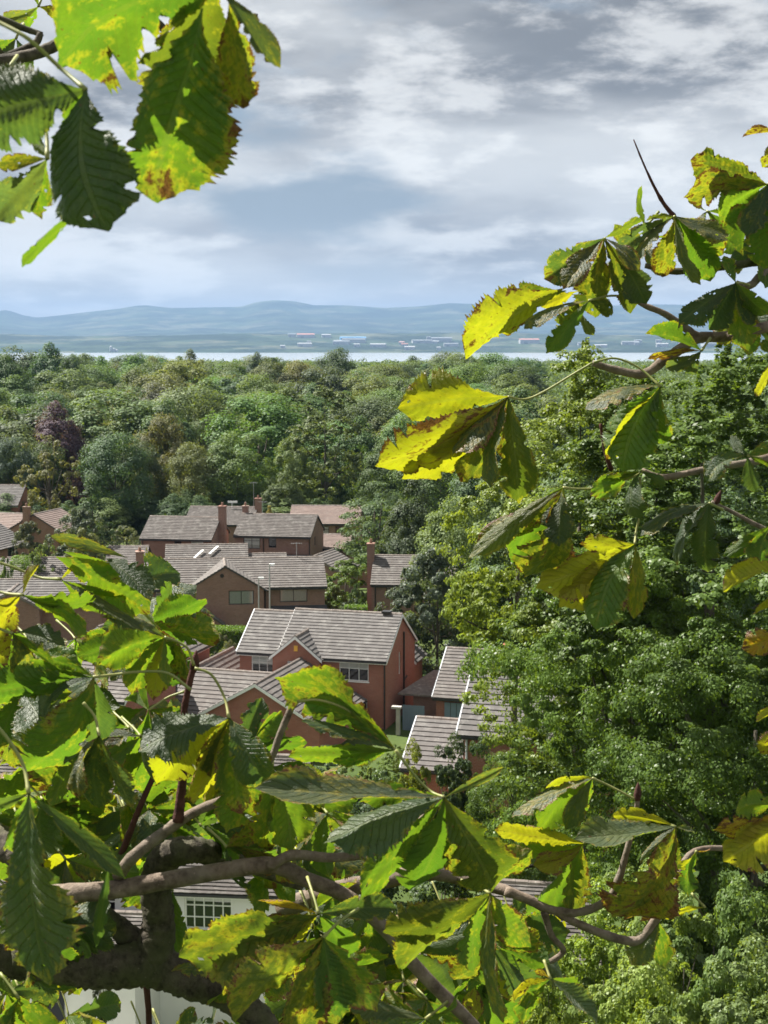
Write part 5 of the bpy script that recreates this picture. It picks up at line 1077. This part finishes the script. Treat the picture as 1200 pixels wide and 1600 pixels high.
limb(tr, [(790, 1392), (830, 1408), (856, 1420), (902, 1426), (950, 1406), (968, 1370), (978, 1334), (992, 1282), (997, 1240)], 2.1, [7, 7, 7, 6.5, 6.5, 6, 5, 4, 4], 'bark_twig', 'branch', rough=.07, knots=.18)
limb(tr, [(850, 1424), (862, 1462), (880, 1486), (852, 1504), (834, 1484), (826, 1460)], 2.1, [6, 5, 5, 4, 3.5, 3], 'bark_twig', 'branch', rough=.07, knots=.12)
bud(tr, 996, 1252, 2.1, 32, 6.5, .02)
leaf(tr, (920, 470), 2.05, [(728, 562, .44, 'Yg', .03, 880, 452), (812, 510, .24, 'St', -.02), (852, 554, .24, 'Gn', .0), (760, 500, .36, 'Bg', .05, 885, 455), (960, 490, .4, 'On', .02)], [(1000, 466), (955, 462)])
leaf(tr, (944, 372), 2.05, [(850, 436, .40, 'Dn', .02), (880, 452, .30, 'St', -.03), (1010, 478, .42, 'Dn', .0, 968, 400), (904, 428, .34, 'Rg', .05), (932, 498, .36, 'Og', .04), (1004, 344, .24, 'Og', .03), (1002, 424, .28, 'St', -.02), (985, 490, .3, 'Og', .03)], [(995, 452), (965, 410)])
leaf(tr, (1008, 352), 2.1, [(1000, 289, .40, 'Bg', .0)], [(1030, 330), (1016, 346)])
leaf(tr, (1054, 338), 2.1, [(1092, 448, .34, 'St', -.02), (988, 412, .36, 'St', .0), (958, 398, .26, 'Sn', .02), (1148, 372, .30, 'St', -.02), (1130, 398, .4, 'Bg', .04), (1040, 440, .36, 'Og', .04), (1010, 345, .25, 'Og', .03), (1110, 440, .36, 'Gg', .05)], [(1064, 372), (1056, 352)])
leaf(tr, (1200, 288), 2.0, [(1078, 240, .46, 'Og', .02), (1064, 306, .32, 'Og', .0), (1120, 350, .42, 'Bg', .03), (1150, 400, .40, 'Bg', .04), (1195, 420, .4, 'Gn', .03), (1240, 390, .4, 'Gg', .0), (1165, 370, .36, 'Dn', -.02)], [(1260, 260), (1230, 275)])
leaf(tr, (1225, 205), 2.0, [(1155, 212, .22, 'Rg', .0), (1190, 262, .4, 'Yg', .0)], [(1290, 190), (1250, 198)])
leaf(tr, (1150, 442), 2.08, [(1058, 504, .30, 'Dt', -.02), (1108, 516, .46, 'Dn', .0), (1186, 510, .36, 'Dn', .02), (1170, 548, .34, 'Bg', .03), (1205, 490, .4, 'Gg', .02), (1130, 400, .3, 'Gg', .03)], [(1172, 446), (1160, 442)])
leaf(tr, (1096, 548), 2.1, [(1008, 522, .40, 'Gg', .0), (1040, 575, .32, 'Sn', .02), (1075, 590, .34, 'Sn', .02), (1010, 560, .2, 'Rg', .0)], [(1110, 528)])
leaf(tr, (1210, 560), 2.1, [(1180, 620, .4, 'Yg', .0), (1190, 530, .4, 'Gg', 0)], [(1230, 540)])
leaf(tr, (794, 620), 2.1, [(620, 640, .36, 'Yg', .03), (586, 728, .30, 'Yg', .02), (628, 748, .30, 'Yg', .04), (706, 712, .36, 'St', -.03), (762, 764, .38, 'St', -.02), (812, 792, .26, 'On', .02), (718, 762, .28, 'On', .03), (790, 720, .3, 'On', .04)], [(926, 567), (900, 582), (850, 612), (820, 624)])
leaf(tr, (1032, 604), 2.1, [(914, 640, .34, 'St', -.02), (972, 738, .50, 'Gn', .0), (948, 720, .34, 'Yg', .03), (1035, 700, .34, 'Gn', .02)], [(928, 566), (962, 560), (1000, 576)])
leaf(tr, (1002, 736), 2.1, [(922, 775, .32, 'Bg', .02), (990, 812, .58, 'Dt', -.02), (1040, 760, .3, 'Dn', .0), (930, 752, .2, 'Bg', .03)], [(1030, 746)])
leaf(tr, (880, 762), 2.12, [(874, 854, .44, 'Dt', -.03), (822, 908, .42, 'Og', .02), (732, 872, .16, 'On', .0), (800, 880, .34, 'Gg', .03), (850, 812, .34, 'Rg', .03), (790, 840, .25, 'On', .02)], [(1000, 740), (950, 760), (910, 764)])
leaf(tr, (992, 850), 2.1, [(836, 918, .32, 'Yg', .02), (872, 948, .34, 'Yg', .03), (930, 985, .44, 'Gn', -.02), (990, 968, .2, 'On', .0), (905, 850, .3, 'Yg', .04)], [(1000, 745), (1000, 800), (994, 830)])
leaf(tr, (1108, 786), 2.1, [(998, 834, .34, 'Dt', -.02), (1052, 884, .48, 'Dt', -.01), (1104, 902, .34, 'Dn', .0)], [(1130, 796)])
leaf(tr, (1168, 712), 2.1, [(1100, 752, .38, 'Dt', -.02), (1180, 770, .36, 'Dn', .0), (1140, 680, .3, 'Dn', .03), (1210, 690, .36, 'Gn', .0), (1215, 740, .3, 'Gg', 0)], [(1190, 716)])
leaf(tr, (1205, 820), 2.1, [(1188, 900, .44, 'Gg', .0), (1130, 870, .22, 'Gn', .03)], [(1225, 830)])
leaf(tr, (1232, 895), 2.0, [(1130, 925, .48, 'Yg', .0), (1175, 960, .42, 'Yg', .02), (1230, 980, .4, 'Rg', 0)], [(1280, 870)])
leaf(tr, (1235, 985), 2.0, [(1158, 1012, .40, 'Rg', .0)], [(1280, 960)])
leaf(tr, (1232, 1110), 2.0, [(1182, 1128, .4, 'Yg', .0), (1190, 1185, .36, 'Yg', .0)], [(1280, 1080)])
leaf(tr, (1238, 1265), 2.0, [(1142, 1262, .38, 'Bg', .0), (1112, 1300, .24, 'Rg', .02), (1128, 1345, .46, 'Yg', .0), (1205, 1235, .34, 'Bg', .02)], [(1290, 1240)])
leaf(tr, (926, 1216), 2.08, [(852, 1232, .40, 'Yg', .02), (798, 1276, .30, 'St', -.02), (842, 1300, .34, 'Bg', .03), (884, 1296, .3, 'Sn', .0), (905, 1280, .3, 'Gg', .04)], [(994, 1250), (968, 1236), (944, 1224)])
leaf(tr, (912, 1318), 2.1, [(772, 1294, .40, 'Yg', .02), (832, 1352, .28, 'Yg', .0), (846, 1428, .40, 'Gg', .03), (900, 1430, .3, 'Og', .03), (800, 1330, .3, 'Bg', .03)], [(990, 1284), (950, 1296)])
leaf(tr, (1056, 1292), 2.05, [(898, 1312, .30, 'St', -.03), (958, 1442, .46, 'Og', .02), (1086, 1302, .4, 'St', .0), (950, 1270, .2, 'Yg', .03), (1000, 1350, .3, 'St', -.03), (975, 1445, .24, 'Rg', .03), (1040, 1400, .3, 'Og', .04)], [(994, 1290), (1024, 1282)])
leaf(tr, (1088, 1330), 2.1, [(1074, 1402, .34, 'Gg', .0), (1112, 1326, .3, 'Rg', .0), (1060, 1360, .3, 'Yg', .02)], [(1085, 1345)])
leaf(tr, (1102, 1418), 2.1, [(1036, 1436, .2, 'Yg', .0)], [(1080, 1395)])
leaf(tr, (1030, 1440), 2.1, [(986, 1508, .42, 'Sn', .0), (1034, 1516, .30, 'Gg', .02), (1000, 1440, .3, 'Rg', .02)], [(1030, 1430)])

for hx, hy, tips in [(1000, 380, [(935, 425, .34, 'St'), (985, 455, .36, 'Og'), (1045, 430, .34, 'St'), (1050, 370, .3, 'Bg'), (960, 350, .3, 'Og')]), (1105, 330, [(1060, 385, .36, 'St'), (1100, 420, .38, 'St'), (1150, 400, .36, 'Gg'), (1165, 340, .34, 'Bg'), (1075, 310, .3, 'Og')]),
        (905, 455, [(845, 480, .36, 'Yg'), (870, 520, .34, 'Og'), (925, 530, .36, 'St'), (945, 480, .34, 'Og')]), (1180, 360, [(1120, 375, .36, 'Gg'), (1150, 430, .38, 'Dn'), (1200, 450, .38, 'Gg'), (1230, 400, .36, 'Bg')]), (1170, 470, [(1120, 540, .36, 'Sn'), (1165, 560, .34, 'Gg'), (1210, 540, .36, 'Dn')]),
        (850, 790, [(790, 830, .34, 'On'), (815, 880, .36, 'Og'), (865, 880, .36, 'Dn'), (740, 850, .2, 'On')])]:
    leaf(tr, (hx, hy), DR+.06, tips, [(hx+40, hy+30, .03), (hx+15, hy+12)])
# ------------------------------------------------------------------ haze: one closed box of thin pale air
def mk_haze():
    t = NT('haze'); v = t.n('ShaderNodeVolumePrincipled'); v.inputs['Color'].default_value = (.29, .45, .72, 1); v.inputs['Density'].default_value = HAZE
    v.inputs['Anisotropy'].default_value = .1
    t.l(v.outputs[0], t.out.inputs['Volume'])
    h = MB().box((-13500, -60, SEA-16), (13500, 27000, 680)).build('haze', t.m); h['kind'] = 'stuff'; h['label'] = 'thin pale haze in the air over the whole view'
HAZE = 5.2e-5
mk_haze()
